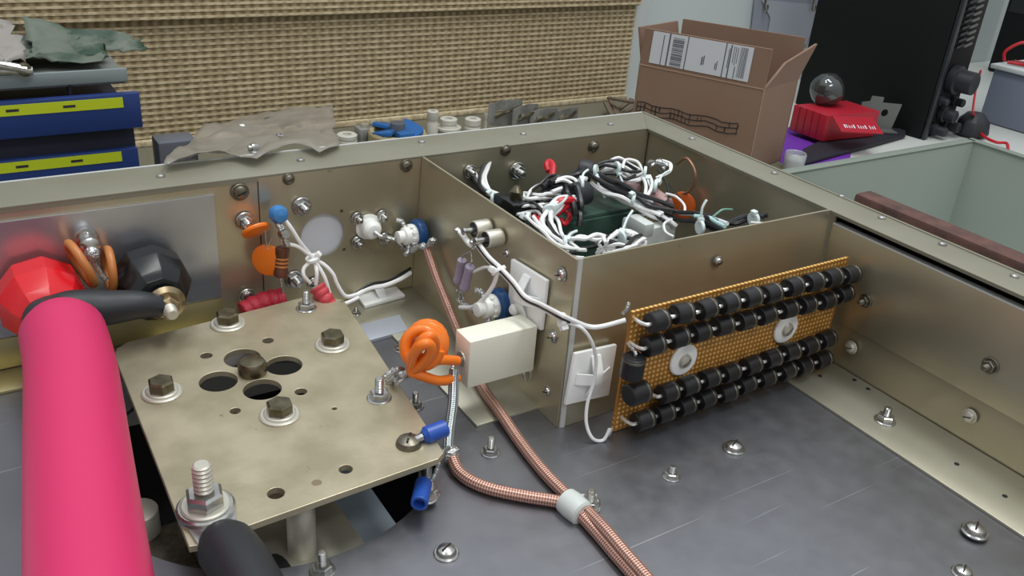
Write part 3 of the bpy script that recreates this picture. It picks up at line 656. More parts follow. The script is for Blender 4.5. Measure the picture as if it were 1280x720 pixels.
# ---------------------------------------------------------------- ceramic resistor, coil and braid
cr_ = thing('power_resistor', 'cream ceramic block resistor lying above the copper braid', 'resistor', (-2, 3, 1.6))
x0, y0, z0 = (-4.37,2.2,3.54); x1 = (-0.25,2.2,3.1)[0]; zt = (-4.36,2.2,4.86)[2]; zb = (-4.19,2.2,2.07)[2]
MB().box(((x0 + x1) / 2, 2.95, (zt + zb) / 2), (x1 - x0, 1.5, zt - zb)).obj('body', 'ceramic', cr_, .08)
MB().lathe([(.45, 0), (.42, .08), (.01, .08)], 20, frame((x0 + .02, 2.95, (zt + zb) / 2), (-1, 0, 0))).obj('end_seal', 'pale_zinc', cr_)
MB().tube([(x0, 2.95, (zt + zb) / 2), (x0 - .35, 2.9, (zt + zb) / 2), V((-5.11,2.6,3.22))], .1, 8, 4).obj('lead', 'solder', cr_)
MB().tube([(x1 - .05, 2.4, zb + .1), (x1 - .1, 2.3, zb - .25), (x1 - .3, 2.2, zb - .55), (x1 - .5, 2.3, zb - .3), (x1 - .45, 2.4, zb + .05)], .06, 6, 4).obj('lead', 'zinc', cr_)
co = thing('orange_choke', 'bright orange looped wire coil between the socket plate and the cream resistor', 'coil', (-6.28,3.5,4.08))
c = V((-6.3,3.4,4.52))
ax_ = V((-.5, -.75, .35)).normalized()
F = frame(c, ax_)
pts = []
for i in range(0, 20 * 5 + 1):
    a = 2 * PI * i / 20; rr = .86 + .07 * math.sin(i * .37)
    pts.append(F @ V((math.cos(a) * rr, math.sin(a) * rr * 1.05, -1.05 + i * .021)))
MB().tube(pts, .29, 12, 1).obj('winding', 'orange', co)
MB().tube([(-7.44,2.6,3.76),(-7.68,2,5.04),(-7.53,1.5,5.85),(-7.16,1.4,5.9),(-7,1.5,5.36),(-7.2,1.9,4.55),(-7.49,2.5,3.83)], .27, 12, 5).obj('winding', 'orange', co)
MB().tube([(-7.44,2.6,3.85),(-7.36,2.3,5.01),(-7.24,1.9,5.88),(-6.78,1.8,6.04),(-6.51,2,5.14),(-6.9,2.3,4.2),(-7.49,2.5,3.83)], .27, 12, 5).obj('winding', 'orange', co)
MB().tube([(-7.53,2.6,3.88),(-6.9,2.3,4.16),(-6.06,2.2,4.27),(-4.93,2.4,3.81)], .26, 12, 5).obj('coil_end', 'orange', co)
MB().tube([(-7.58,2.5,3.85),(-7.02,2.2,3.59),(-6.07,2.1,3.1),(-4.87,2.4,2.79)], .26, 12, 5).obj('coil_end', 'orange', co)
MB().tube([(-7.49,2.5,3.92),(-7.85,3,3.36),(-8.09,3.6,2.69),(-8.15,4.6,1.82)], .16, 8, 5, rf=lambda t: 1 + .5 * math.sin(t * 30)).obj('solder_joint', 'solder', co)
for i, p in enumerate([(-7.94,3.2,3.55),(-8.1,3.4,3),(-7.72,3,3.03),(-8.36,3.4,3.27)]):
    MB().tube([V(p) + V((-.3, 0, -.1)), V(p) + V((0, -.1, .2)), V(p) + V((.35, 0, 0 + .1 * i))], .12, 7, 3).obj('solder_joint', 'solder', co)
gb = thing('ground_braid', 'tinned braid strap dropping from the resistor lead to the copper cable end', 'braid', (-6.53,-0.12,0))
MB().tube([(-5.03,2.5,3.26),(-5.27,2.1,2.68),(-5.66,1.4,2.01),(-6.24,0.6,1.24),(-6.74,-0.2,0.71),(-6.85,-0.6,0.44)], .27, 10, 5).obj('strap', 'tinned_braid', gb)
MB().lathe([(.01, 0), (.42, .1), (.5, .3), (.36, .6), (.01, .7)], 12, frame((-6.69,-0.4,0.2), (0, 0, 1))).obj('solder_joint', 'solder', gb)
MB().tube([(-6.31,-0.4,0.7),(-6.62,-0.5,0.54),(-7.03,-0.4,0.95)], .12, 7, 4).obj('loose_strands', 'solder', gb)
MB().tube([V(q) for q in [(-7.02,-0.77,1.2),(-7.77,-1.4,1.6),(-8.05,-1.63,1.2),(-8.32,-1.87,0.9),(-8.7,-2.04,0.6)]], .11, 8, 5, rf=lambda t: 1 + .3 * math.sin(t * 40)).obj('twisted_strand', 'tinned_braid', gb)
def ring_term(label, hole, a, b_, zt_, r=.42):
    t = thing('ring_terminal', label, 'terminal', hole)
    place('eyelet', fm('disc', .5, 'zinc'), hole, (0, 0, 1), 0, t)
    a = V(a); b_ = V(b_); d = b_ - a; F = frame(a, d); L_ = d.length
    MB().lathe([(r * .55, 0), (r * .8, .12), (r, .2), (r, L_ - .05), (r * .9, L_), (r * .65, L_), (r * .6, L_ - .4), (.01, L_ - .4)], 20, F).obj('barrel', 'blue_plastic', t)
    MB().tube([V(hole), (V(hole) + a) / 2 + V((0, 0, .05)), a], .2, 8, 3).obj('neck', 'zinc', t)
ring_term('blue ring terminal under the slotted screw on the socket plate corner', V((-9.44,-1.42,2.68)), (-8.84,-1.43,2.9), (-7.6,-1.36,2.95), 0)
ring_term('blue ring terminal standing on the deck below the socket plate corner', V((-9.09,-2.58,0.3)), (-9.14,-2.31,1.1), (-10.08,-3.68,1.15), 0, .4)
screw((-8.73,-2.14,0.02), (0, 0, 1), .5, ch, 'nut')

# copper braided cables and their clamp
def coax(label, pts): 
    o = MB().tube(pts, .3, 16, 8).obj('braided_cable', 'copper_braid'); return tag(o, label, 'cable')
c1 = [V(q) for q in [(-6.81,-0.84,0.5),(-6.9,-1.67,0.34),(-6.66,-2.65,0.34),(-6.01,-3.63,0.34),(-4.91,-4.7,0.34),(-3.78,-5.72,0.34)]] + [V(q) for q in [(-3.44,-6.64,0.34),(-3.44,-8.06,0.34),(-3.54,-9.63,0.34),(-3.65,-11.41,0.34),(-3.94,-13.29,0.34)]]
c2 = [V(q) for q in [(-0.5,14.43,4.14),(-0.6,12.96,2.97),(-0.75,11.22,1.98),(-0.9,9.32,0.91)]] + [V(q) for q in [(-2.21,4.43,0.55),(-2.65,1.56,0.5),(-2.97,-0.96,0.36),(-3.21,-3.52,0.34),(-3.2,-5.66,0.36)]] + [V(q) for q in [(-3.13,-7,0.5),(-3.3,-8.57,0.7),(-3.41,-10.07,0.7),(-3.51,-11.69,0.7),(-3.73,-13.55,0.7)]]
coax('copper braided cable curving from the tinned strap across the deck to the clamp', c1)
coax('copper braided cable running down the divider wall and across to the clamp', c2)
cl = thing('cable_clamp', 'translucent nylon clamp round both copper cables on the deck', 'clamp', (-3.05,-5.9,0))
q0 = V((-3.52,-5.71,0.42)); q1 = V((-3.36,-6.96,0.42))
MB().lathe([(.5, 0), (.62, .08), (.66, .5), (.62, (q1 - q0).length - .08), (.5, (q1 - q0).length)], 22, frame(q0, q1 - q0)).obj('loop', 'translucent_nylon', cl)
q = (-2.34,-6.2,0.05); MB().prism([V((-2.62,-5.55,0.05)), V((-1.82,-5.95,0.05)), V((-2.27,-6.86,0.05)), V((-3.2,-6.87,0.05))], (0, 0, .25)).obj('tab', 'translucent_nylon', cl, .05)
screw(V((-2.61,-6.51,0.3)), (0, 0, 1), .45, cl, 'nut')

# ---------------------------------------------------------------- perforated board with rectifiers
YBD = -2.11
pbrd = thing('perforated_board', 'amber perforated board standing against the front wall, lined with black rectifiers', 'circuit board', (10, -2.1, .1))
MB().prism([(2.25, YBD, 7.26), (18.55, YBD, 7.26), (18.55, YBD, .15), (2.15, YBD, .08)], (0, .16, 0)).obj('board', 'perfboard', pbrd)
mat('bright_lead', '#e8e8e6', .25, .6)
D = MB().lathe([(.01, -.5), (.47, -.5), (.53, -.44), (.53, .52), (.47, .58), (.01, .58)], 22).mesh('rectifier', 'diode_black')
DB = MB().lathe([(.532, 0), (.545, .02), (.545, .1), (.532, .12)], 22).mesh('cathode_band', 'dull_steel')
LD = MB().tube([(0, -.06, -.46), (0, -.06, -.62), (.02, .04, -.72), (.05, .4, -.78), (.05, .8, -.76)], .1, 8, 4); LD = LD.mesh('lead', 'bright_lead')
row1 = [(3.18, 6.90), (4.78, 6.98), (6.44, 6.86), (8.02, 6.85), (9.67, 6.84), (11.23, 6.74), (12.96, 6.80), (14.62, 6.75), (16.21, 6.71), (17.81, 6.58)]
row2 = [(3.15, 5.53), (4.78, 5.55), (6.28, 5.53), (7.92, 5.54), (9.61, 5.45), (11.20, 5.44), (12.92, 5.42), (14.48, 5.35), (16.17, 5.26), (17.64, 5.37)]
row3 = [(4.77, 2.20), (6.23, 2.24), (7.75, 2.28), (9.28, 2.23), (10.96, 2.25), (12.57, 2.27), (14.11, 2.34), (15.71, 2.32), (17.20, 2.41)]
row4 = [(3.33, 0.90), (4.72, 0.93), (6.26, 0.93), (7.74, 0.96), (9.40, 0.86), (10.83, 1.04), (12.46, 1.01), (14.15, 1.00), (15.65, 0.96), (17.31, 0.97)]
left = [(2.11, 4.53), (2.65, 2.85), (2.35, 2.64)]
for row in (row1, row2, row3, row4):
    for i, (x, z) in enumerate(row):
        j = min(i + 1, len(row) - 1); dz = (row[j][1] - row[max(i - 1, 0)][1]) * .15 + random.uniform(-.05, .05)
        z = max(z, .6)
        F_ = V((1, 0.06 + random.uniform(-.07, .07), dz)).normalized()
        o = place('rectifier', D, (x + .1, YBD - .74, z), F_, random.uniform(-.3, .3), pbrd)
        place('cathode_band', DB, V((x + .1, YBD - .74, z)) + F_ * .3, F_, 0, o)
        lp = frame((x, YBD - .74, z), (1, 0, dz)); lp = Matrix.Translation((x + .1, YBD - .74, z)) @ Matrix.Rotation(.06, 4, 'Z') @ Matrix(((0, 0, 1, 0), (0, 1, 0, 0), (-1, 0, 0, 0), (0, 0, 0, 1)))
        lp.translation *= S; link(bpy.data.objects.new('lead', LD), lp, o)
for (x, z), n_ in ((left[0], (0.05, 0, 1)), (left[1], (1, 0, 0.03))):
    o = place('rectifier', D, (x, YBD - .78, z), n_, 0, pbrd, 1.12)
    place('cathode_band', DB, V((x, YBD - .78, z)) + V(n_).normalized() * .4, n_, 0, o, 1.12)
    F_ = V(n_).normalized(); MB().tube([V((x, YBD - .78, z)) + F_ * .65, V((x, YBD - .78, z)) + F_ * .85, V((x + .1, YBD, z)) + F_ * .95], .08, 7, 4).obj('lead', 'solder', o)
for q in [(6.32,-2.15,3.5),(14.22,-2.15,3.55)]:
    o = place('nylon_washer', fm('disc', .94, 'white_plastic'), q, (0, -1, 0), 0, pbrd)
    place('screw_head', fm('pan', .42, 'pale_zinc'), V(q) + V((0, -.12, 0)), (0, -1, 0), .6, o)
    place('slot', fm('slot', .36, 'dull_steel'), V(q) + V((0, -.42, 0)), (0, -1, 0), .6, o)
    MB().cyl((q[0], YBD + .16, q[2]), (q[0], -.45, q[2]), .35, 14).obj('spacer', 'translucent_nylon', pbrd)
for q in [(1.79,-2.2,7.65),(1.78,-2.3,0.25)]:
    MB().tube([V(q) + V((-.15, .1, -.3)), V(q) + V((-.1, -.1, 0)), V(q) + V((.05, 0, .3))], .1, 8, 3).obj('solder_tag', 'solder', pbrd)

# ---------------------------------------------------------------- inside the small box
tr = thing('transformer', 'dark green boxed transformer with eyelets, standing in the middle of the open box', 'transformer', (9, 11, 0))
MB().box((9.6, 12.2, 3.3), (5.6, 3.6, 6.6)).obj('body', 'green_pcb', tr, .15)
MB().box((9.6, 10.2, 3.6), (6.4, .2, 5.6)).obj('front_plate', 'green_pcb', tr, .05)
for q in ((7.3, 10.08, 5.6), (9.6, 10.08, 4.9), (11.8, 10.08, 5.9)): place('eyelet', fm('washer', .28, 'pale_zinc'), q, (0, -1, 0), 0, tr)
tb = thing('black_relay', 'black box relay standing against the left side of the green transformer', 'relay', (5.6, 12, 0))
MB().box((5.2, 13.2, 3.7), (2.2, 2.4, 7.4)).obj('case', 'black_gloss', tb, .25)
MB().lathe([(.42, 0), (.42, .5), (.2, .8), (.01, .85)], 16, frame((4.9, 12.9, 7.4), (0, 0, 1))).obj('dome', 'dark_bolt', tb)
wb = thing('connector_block', 'milky white terminal block with brass contacts behind the front wall', 'connector', (22.47,19.12,0))
q = V((12.13,8.22,6.6))
MB().box((q[0], q[1], 3.3), (2.7, 2.3, 6.6)).obj('body', 'translucent_nylon', wb, .18)
MB().box((q[0] - 1.0, q[1] - .3, 6.5), (.8, 1.8, .9)).obj('shoulder', 'translucent_nylon', wb, .12)
for i in range(6):
    MB().lathe([(.16, 0), (.16, .16), (.06, .18), (.01, .1)], 10, frame((q[0] - .1 + .42 * (i % 3), q[1] - .3 + .55 * (i // 3), 6.6), (0, 0, 1))).obj('contact', 'brass', wb)
disc_cap('round orange capacitor against the right wall inside the open box', (18.2,11.62,5.42), (-.9, -.4, .1), 1.0, .5, 'orange_dark', [[(17.6,11.18,5.37),(17.2,10.79,6.29),(16.6,11.1,6.97),(15.5,10.77,7.81)]])
lp = MB().tube([(18.6,13.25,7.92),(18.3,12.11,8.74),(18.2,11.07,8.28),(18.2,10.86,7.42),(18.2,11.3,6.55),(18,12.45,5.93)], .1, 8, 6).obj('wire_loop', 'copper_coat'); tag(lp, 'thin dark wire loop standing above the orange capacitor', 'wire')

hz = thing('wiring_harness', 'tangled white, black and red wiring harness filling the open box', 'wiring', (9, 9, 5))
B3 = ['white', 'white', 'black']
wires(hz, [(3.2,17.59,8.6),(3.66,17.3,8.2),(4.02,17.04,7.8),(4.15,16.14,7.2),(4.13,14.85,7),(5.12,13.66,6.8),(5.97,12.89,6.8)], ['white', 'black', 'white'], 0.119, .2, 2)
wires(hz, [(5.55,17.43,8.6),(5.01,17.07,8),(4.45,16.48,7.6),(4.14,15.49,7.1),(4.21,14.37,7),(5.67,14.05,6.8),(6.43,13.3,6.8)], ['white', 'black', 'white'], 0.119, .2, 3)
wires(hz, [(4.18,17.49,7.4),(4.27,16.77,7.3),(4.03,15.5,7),(4.06,13.88,6.6)], ['white', 'black'], 0.093, .18, 4)
wires(hz, [(5.94,13.52,6.9),(5.68,11.97,7.4),(6.19,11.67,7.6),(7.16,11.99,7.4),(7.94,11.87,7)], ['white', 'white', 'white', 'white', 'black'], 0.128, .32, 5)
wires(hz, [(5.49,12.83,7),(5.55,12.36,7.6),(6.2,12.49,8),(7.33,12.75,8.3),(8.22,12.39,8.2),(9.17,12.23,7.8),(10.05,12.59,8)], ['black', 'white', 'black'], 0.102, .3, 6)
wires(hz, [(7.45,10.39,8),(6.32,9.85,8.2),(5.55,9.57,8),(4.89,9.26,7.8),(4.07,8.26,7.6),(3.85,7.32,7.4),(3.91,6.8,7.2)], ['white', 'white', 'white', 'white'], 0.145, .26, 7)
wires(hz, [(4.63,13.6,6.4),(4.66,12.01,7),(5.52,11.71,7.2),(4.97,10.03,7.6),(4.95,8.93,7.4),(4.03,6.75,7.4),(3.4,4.63,7.6)], ['white', 'black', 'white'], 0.111, .3, 8)
wires(hz, [(3.12,8.65,7.8),(2.9,7.47,7.8),(2.78,6.29,7.8),(2.74,5.13,7.8),(2.69,4,7.9),(3.09,3.37,8)], ['white', 'white', 'black', 'white', 'white'], 0.111, .3, 9)
wires(hz, [(3.35,5.82,7.6),(4.15,5.73,7.4),(5.23,6.01,7.2),(6.33,6.28,7),(6.86,5.81,7)], ['white', 'white', 'black'], 0.128, .26, 10)
for k in range(6):
    rn = random.Random(60 + k); P = []
    for j, (a, b_) in enumerate(((-1.5, -.2), (-.6, .5), (.7, .55), (1.5, 0), (.8, -.5), (-.4, -.6), (-.9, .1), (0, .7), (1.2, .2))):
        P.append(V((7.0, 4.9, 7.2)) + V((a * 1.1 + rn.uniform(-.25, .25), b_ * 1.1 + rn.uniform(-.35, .35), rn.uniform(-.45, .5))))
    lab(MB().tube(P, .13, 7, 5).obj('wire', 'white_wire' if k != 3 else 'black_wire', hz), 'coiled wire')
wires(hz, [(11.15,13.23,8.2),(12.08,13.37,8.6),(12.9,13.15,8.8),(13.68,12.79,8.6),(14.22,12.09,8.2)], ['white', 'black', 'white', 'white'], 0.111, .3, 11)
wires(hz, [(11.48,13.36,8),(11.76,12.74,8.4),(12.35,12.2,8.4),(12.86,11.61,8.2),(13.8,11.58,8.2)], ['white', 'black', 'black', 'white'], 0.111, .28, 12)
wires(hz, [(12.68,12.14,8.6),(13.35,12.73,9),(13.88,12.19,9),(13.95,11.68,8.6),(13.85,11.53,8.1),(12.85,11.54,8),(12.41,12.36,8)], ['white'], 0.102, 0, 13)
wires(hz, [(10.76,12.68,8.1),(10.93,11.31,8),(11.38,10.16,7.8),(11.82,9.04,7.6),(12.37,7.9,7.4),(13.23,7.08,7.2)], ['black', 'black', 'black', 'white', 'white', 'black'], 0.145, .42, 14)
wires(hz, [(10.96,12.18,7.8),(11.22,10.93,7.6),(11.59,9.52,7.4),(12.05,8.29,7.3),(12.3,7.31,7.2)], ['white', 'white', 'black'], 0.119, .2, 15)
wires(hz, [(13.23,7.08,7.2),(13.53,5.65,7.6),(13.66,4.4,7.8),(13.35,3.1,8)], ['white', 'black', 'black'], 0.128, .26, 16)
wires(hz, [(13.91,6.01,7.4),(13.91,4.27,7.6),(14.3,3.34,7.8),(15.43,3.18,8),(16.13,2.38,8.2)], ['black', 'black', 'black'], 0.153, .3, 17)
wires(hz, [(14.23,11.43,8.2),(13.6,10.3,8),(12.5,9.42,7.8),(12.01,9.26,7.6),(12.24,8.53,7.4)], ['white', 'white'], 0.111, .25, 18)
wires(hz, [(15.77,12.64,8.4),(16.35,12.52,8.6),(16.77,11.97,8.5),(15.95,11.16,8.3),(14.96,11.11,8.1)], ['white', 'white'], 0.085, .12, 19)
wires(hz, [(15.64,11.95,8.3),(15.27,10.63,8),(14.32,9.12,7.6),(13.13,8.13,7.2)], ['black'], 0.076, 0, 20)
wires(hz, [(14.03,9.14,7.8),(14.69,8.83,7.6),(14.6,7.9,7.4),(14.06,7.18,7.2)], ['white'], 0.085, 0, 21)
wires(hz, [(12.7,6.97,7),(11.87,6.61,7),(11.11,5.58,7),(11.09,4.82,7)], ['white'], 0.085, 0, 22)
wires(hz, [(14.57,2.24,8.4),(15.49,1.99,8.3),(16,1.53,8.4)], ['white'], 0.076, 0, 23)
lab(MB().tube([(13.15,5.42,7.8),(13.4,4.53,8),(12.99,3.39,8.2),(12.62,2.38,8.4)], .12, 8, 5).obj('wire', MATS['light_blue_wire'] if 'light_blue_wire' in MATS else mat('light_blue_wire', '#b9e0e2', .4), hz), 'pale blue insulated wire')
lab(MB().tube([(13.36,4.28,8),(13.81,4.27,8.3),(14.27,4.25,8.5),(15.01,4.22,8.4)], .07, 8, 5).obj('wire', mat('green_wire', '#6f9a8c', .4), hz), 'thin green wire')
for i, P in enumerate(([(7.76,13.62,8.6),(7.86,14,8.9),(8.1,14.1,9),(8.03,13.61,8.9),(7.6,12.99,8.4)], [(5.37,9.62,7.8),(5.98,9.7,8.2),(6.69,9.7,8.2),(7.05,9.82,8)], [(5.71,9.7,7.4),(6.42,9.76,7.8),(7.05,9.79,7.8)], [(6.15,9.74,7),(6.28,9.38,6.8),(7.02,9.94,7),(7.04,10.54,7.2)], [(4.65,10.37,7.2),(3.86,8.85,7.4),(4.79,10.05,7.2)])):
    lab(MB().tube(P, .24 if i < 3 else .16, 8, 5).obj('wire', 'red_wire', hz), 'red insulated wire')
wires(hz, [(6.43,12.11,8),(7.92,12.51,8.2),(8.83,12.22,8.4),(10.46,13.22,8.4)], ['black', 'black', 'black', 'white'], 0.170, .4, 24)
wires(hz, [(7.46,12.42,8.4),(8.06,12.24,8.6),(8.38,11.78,8.5),(8.32,11.13,8.2)], ['white', 'white'], 0.111, .15, 25)
wires(hz, [(7.5,10.84,8.2),(7.82,10.39,8),(7.37,9.35,7.6),(7.03,9.11,7)], ['black', 'black', 'black'], 0.204, .45, 26)
for p0_, p1_, rr in (((10.13,13.67,8.4), (10.87,13.04,8.3), .75), ((7.66,11,7.8), (9.15,11.32,7.8), .8)):
    MB().cyl(p0_, p1_, rr, 20).obj('black_sleeve', 'black_rubber', hz, .12)
MB().cyl((13.13,13.16,7.4), (13.79,11.52,7.2), .4, 18).obj('pink_resistor', mat('dusty_pink', '#a98684', .5), hz, .1)
MB().cyl((14.19,10.58,7.2), (14.09,8.87,7), .55, 18).obj('pink_resistor', 'dusty_pink', hz, .12)
MB().tube([(16.08,13.31,8.2),(16.02,12.47,8.6),(16.44,12.09,8.5),(16.17,12.05,8.2)], .22, 10, 4, rf=lambda t: 1 + .3 * math.sin(t * 20)).obj('solder_joint', 'solder', hz)
for (p, d, tl) in (((3.92,14.21,7.1), (.8, -.5, 0), (-.3, 0, .5)), ((5.55,13.13,7.1), (1, -.2, 0), (-.3, 0, .6)), ((5.01,9.36,7.9), (.4, .9, .2), (.6, -.3, .5)), ((3.3,9.09,7.7), (.6, -.6, 0), (-.5, 0, .3)), ((3.06,4.99,7.9), (.7, -.4, 0), (.7, .5, .2)),
                   ((10.95,12.75,8.5), (.5, -.6, .2), (-.4, -1.2, -1.0)), ((12.32,12.31,8.7), (1, -.2, 0), (.0, -1.2, -1.1)), ((14.14,11.53,8.4), (.7, -.6, 0), (-.3, -1.4, -.9)), ((13.87,10.04,8), (.6, -.5, 0), (.8, .3, .6)), ((11.02,8.83,7.9), (.7, -.6, -.1), (-.2, 0, .6)),
                   ((7.28,5.29,7.4), (1, .2, 0), (.9, .6, .9)), ((12.04,3.75,7.9), (.9, -.2, 0), (.1, .2, 1.2)), ((15.35,2.71,8.3), (1, 0, 0), (-.1, 0, .6)), ((8.53,11.11,8.5), (.8, -.3, 0), (.5, .5, .4))):
    tie(hz, p, d, .42, tl, 'tie_white')

# ---------------------------------------------------------------- behind the chassis, on the bench
mt_ = MB().box((18, 48.3, -7.9), (98, 54.8, .2)).obj('bench_mat', mat('mat_olive', '#6f6b5a', .8)); tag(mt_, 'olive brown mat lying on the bench below the woven shade', 'mat')

oc = thing('parts_cabinet', 'dark blue drawer cabinet with yellow label strips at the far left', 'cabinet', (-24, 44, -8))
XR = -12.3
MB().box((-26.5, 46, -.3), (27.4, 14, 15.4)).obj('body', 'cabinet_dark', oc, .1)
def cab_drawer(z0, z1, zy0, zy1, xr, y):
    o = MB().box(((-40 + xr) / 2, y + .3, (z0 + z1) / 2), (xr + 40, .6, z1 - z0)).obj('drawer', 'cabinet_blue', oc, .08)
    MB().box(((-40 + xr - 1.2) / 2, y - .02, (zy0 + zy1) / 2), (xr - 1.2 + 40, .06, zy1 - zy0)).obj('label_strip', 'yellow_label', o)
    for k, xx in enumerate((-17.1, -20.7, -24.3)): MB().box((xx, y - .06, (zy0 + zy1) / 2), (.8, .02, .18)).obj('pencil_mark', 'ink', o)
    MB().box(((-40 + xr) / 2 - .2, y + 4, z0 + .15), (xr + 39, 7, .2)).obj('tray_floor', 'cabinet_dark', o)
cab_drawer(6.3, 8.95, 7.95, 8.7, XR, 38)
cab_drawer(1.2, 4.65, 3.75, 4.5, -12.8, 38.4)
cab_drawer(-4.0, -.5, -1.4, -.7, -12.8, 38.4)
MB().box((-26.6, 45.5, 9.9), (27.2, 13.2, .9)).obj('top_tray', 'grey_tray', oc, .1)
MB().box((-26.45, 38.75, 10.15), (27.2, .3, .95)).obj('tray_lip', mat('lip_grey', '#8f9a9c', .35, .4), oc, .06)
for x in (-16.8, -22): MB().box((x, 39.3, 9.1), (.2, 1, .9)).obj('divider', 'cabinet_dark', oc)

def crumple(name, label, cat, quad, amp, mt, seed, nu=26, nv=18, th=.05, parent=None, edge=.12):
    """a creased sheet hung between four corner points"""
    rn = random.Random(seed); Q = [V(q) for q in quad]; b = MB(); from mathutils import noise as nz
    n = (Q[1] - Q[0]).cross(Q[3] - Q[0]).normalized(); Lm = (Q[1] - Q[0]).length
    for j in range(nv + 1):
        for i in range(nu + 1):
            u, v_ = i / nu, j / nv
            w_ = edge * nz.noise(V((u * 5, v_ * 5, seed)))
            uu, vv = u + w_ * (1 if 0 < 1 else 0), v_ + edge * nz.noise(V((u * 5 + 9, v_ * 5, seed + 3)))
            p = (Q[0] * (1 - uu) + Q[1] * uu) * (1 - vv) + (Q[3] * (1 - uu) + Q[2] * uu) * vv
            h = abs(nz.noise(V((u * 3.2, v_ * 3.2, seed * 1.7)))) * 1.3 + abs(nz.noise(V((u * 8, v_ * 8, seed * 2.1)))) * .55
            b.v.append(tuple(p + n * h * amp))
    for j in range(nv):
        for i in range(nu):
            a = j * (nu + 1) + i; b.f.append((a, a + 1, a + nu + 2, a + nu + 1))
    o = b.obj(name, mt, parent); 
    md = o.modifiers.new('thickness', 'SOLIDIFY'); md.thickness = th * S
    if label: tag(o, label, cat)
    return o
crumple('crumpled_bag', 'crumpled grey-green plastic bag lying on top of the blue cabinet', 'bag', [(-26, 39.5, 10.7), (-14.2, 39.8, 10.6), (-12.8, 47, 10.6), (-26, 47, 11.1)], 1.2, 'camo_cloth', 5)
crumple('crumpled_wrap', 'pointed scrap of grey-green film hanging over the right end of the cabinet top', 'film', [(-18.5, 42.5, 10.7), (-9.7, 46.5, 9.9), (-10.4, 48.5, 10.6), (-18.5, 48, 12.2)], .7, 'camo_cloth', 9, 20, 12, edge=.07)
crumple('film_disc', 'round pinkish grey film flap at the left on the cabinet top', 'film', [(-24.5, 38.7, 11.6), (-19.3, 38.7, 11.3), (-19.3, 43.5, 13.2), (-24.5, 43.5, 13.2)], .6, mat('film_pinkgrey', '#8b8580', .5), 12, 12, 10, edge=.2)
t = thing('pliers', 'pair of chrome tool handles lying on the front edge of the cabinet top', 'pliers', (-20, 38.6, 10.7))
MB().tube([(-24, 38.6, 11.7), (-21.4, 38.3, 11.5), (-19.4, 38.2, 11.0)], .32, 10, 5).obj('handle', 'zinc', t)
MB().tube([(-24, 38.9, 10.9), (-21.4, 38.5, 11.0), (-19.0, 38.2, 10.9)], .3, 10, 5).obj('handle', 'zinc', t)
MB().cyl((-19.5, 38.0, 11.0), (-19.5, 38.7, 11.0), .45, 14).obj('pivot', 'dark_bolt', t, .05)

crumple('plastic_bag', 'large smoky grey plastic bag slumped behind the back rail', 'bag', [(-14.79,19.3,9.68), (-3.99,20,9.29), (11.32,60,-0.22), (-2.96,56,0.24)], .8, 'grey_film', 21, 34, 24, .04, edge=.05)
for i, (lb, q0, q1, r) in enumerate((('white nozzle lying on the smoky bag', (-5.28,40,4.39), (-3.11,40,4.38), .42), ('small plated screw lying on the smoky bag right of the white nozzle', (-4.77,30,6.93), (-4.07,30,6.68), .22), ('plated screw at the rail edge of the smoky bag', (-9.04,22.5,8.8), (-8.48,22.5,8.79), .3))):
    t = thing('loose_screw', lb, 'screw', q0); q0 = V(q0) + V((0, 0, .4)); q1 = V(q1) + V((0, 0, .4))
    MB().cyl(q0, q1, r * .6, 12).obj('shank', 'white_plastic' if i == 0 else 'zinc', t)
    MB().lathe([(r, 0), (r, .3), (r * .6, .5), (.01, .52)], 14, frame(q0 + (q1 - q0) * .35, q1 - q0)).obj('head', 'white_plastic' if i == 0 else 'zinc', t)
for i, (px, lb) in enumerate((((335, 152), 'dark clip on the smoky bag, the left one of two'), ((357, 156), 'dark clip on the smoky bag, the right one of two'))):
    q = V(((1.61,52,1.53), (3.5,52,1.03))[i]) + V((0, -1, .1)); b = MB(); b.tube([q + V((-1, 0, -.2)), q + V((-.4, 0, .3)), q + V((.5, 0, .3)), q + V((1, 0, -.2))], .25, 8, 4); tag(b.obj('dark_clip', 'dark_bolt'), lb, 'clip')
sb = thing('meter_box', 'small dark grey box with plated ends between cabinet and smoky bag', 'box', (-2.85,73.6,-8))
q = V((-9.5,40,2.5)); MB().box((q[0], q[1] + 1.2, (q[2] - 6.6) / 2), (3.0, 2.4, q[2] + 10.2)).obj('case', mat('slate', '#5c5f68', .4), sb, .15)
MB().box((q[0] + .4, q[1] - .05, q[2] + .1), (1.7, .15, .4)).obj('silver_strip', 'zinc', sb)  # silver strip on the front of the dark box
MB().cyl((q[0] - 2.6, q[1], q[2] - .9), (q[0] - 1.4, q[1], q[2] - .9), .5, 14).obj('plated_end', 'zinc', sb)

fan = thing('blue_rotor', 'blue spoked ceramic rotor on a cream ring behind the back rail', 'rotor', (23.79,69.29,-8))
q = V((22.19,66.01,-5.6))
MB().lathe([(3.5, 0), (3.6, .1), (3.6, q[2] + 7.7), (3.4, q[2] + 8.0), (2.95, q[2] + 8.0), (2.95, q[2] + 7.6), (2.95, .3), (.01, .3)], 40, frame((q[0], q[1], -8), (0, 0, 1))).obj('base_ring', mat('cream', '#a89b78', .6), fan)
for a in (0.35, 1.9, 3.5, 5.1):
    pts = [(math.cos(a + d) * r_, math.sin(a + d) * r_) for r_, d in ((.9, -.5), (3.3, -.55), (3.45, -.25), (3.45, .25), (3.3, .55), (.9, .5))]
    MB().prism([(x, y, 0) for x, y in pts], (0, 0, .5), Matrix.Translation((q[0], q[1], q[2] - .2)) @ Matrix.Rotation(.22, 4, V((math.cos(a), math.sin(a), 0)))).obj('vane', 'light_blue_paint', fan, .06)
MB().cyl((q[0], q[1], -7.7), (q[0], q[1], q[2] + 1.0), .95, 20).obj('hub', 'slate', fan, .08)
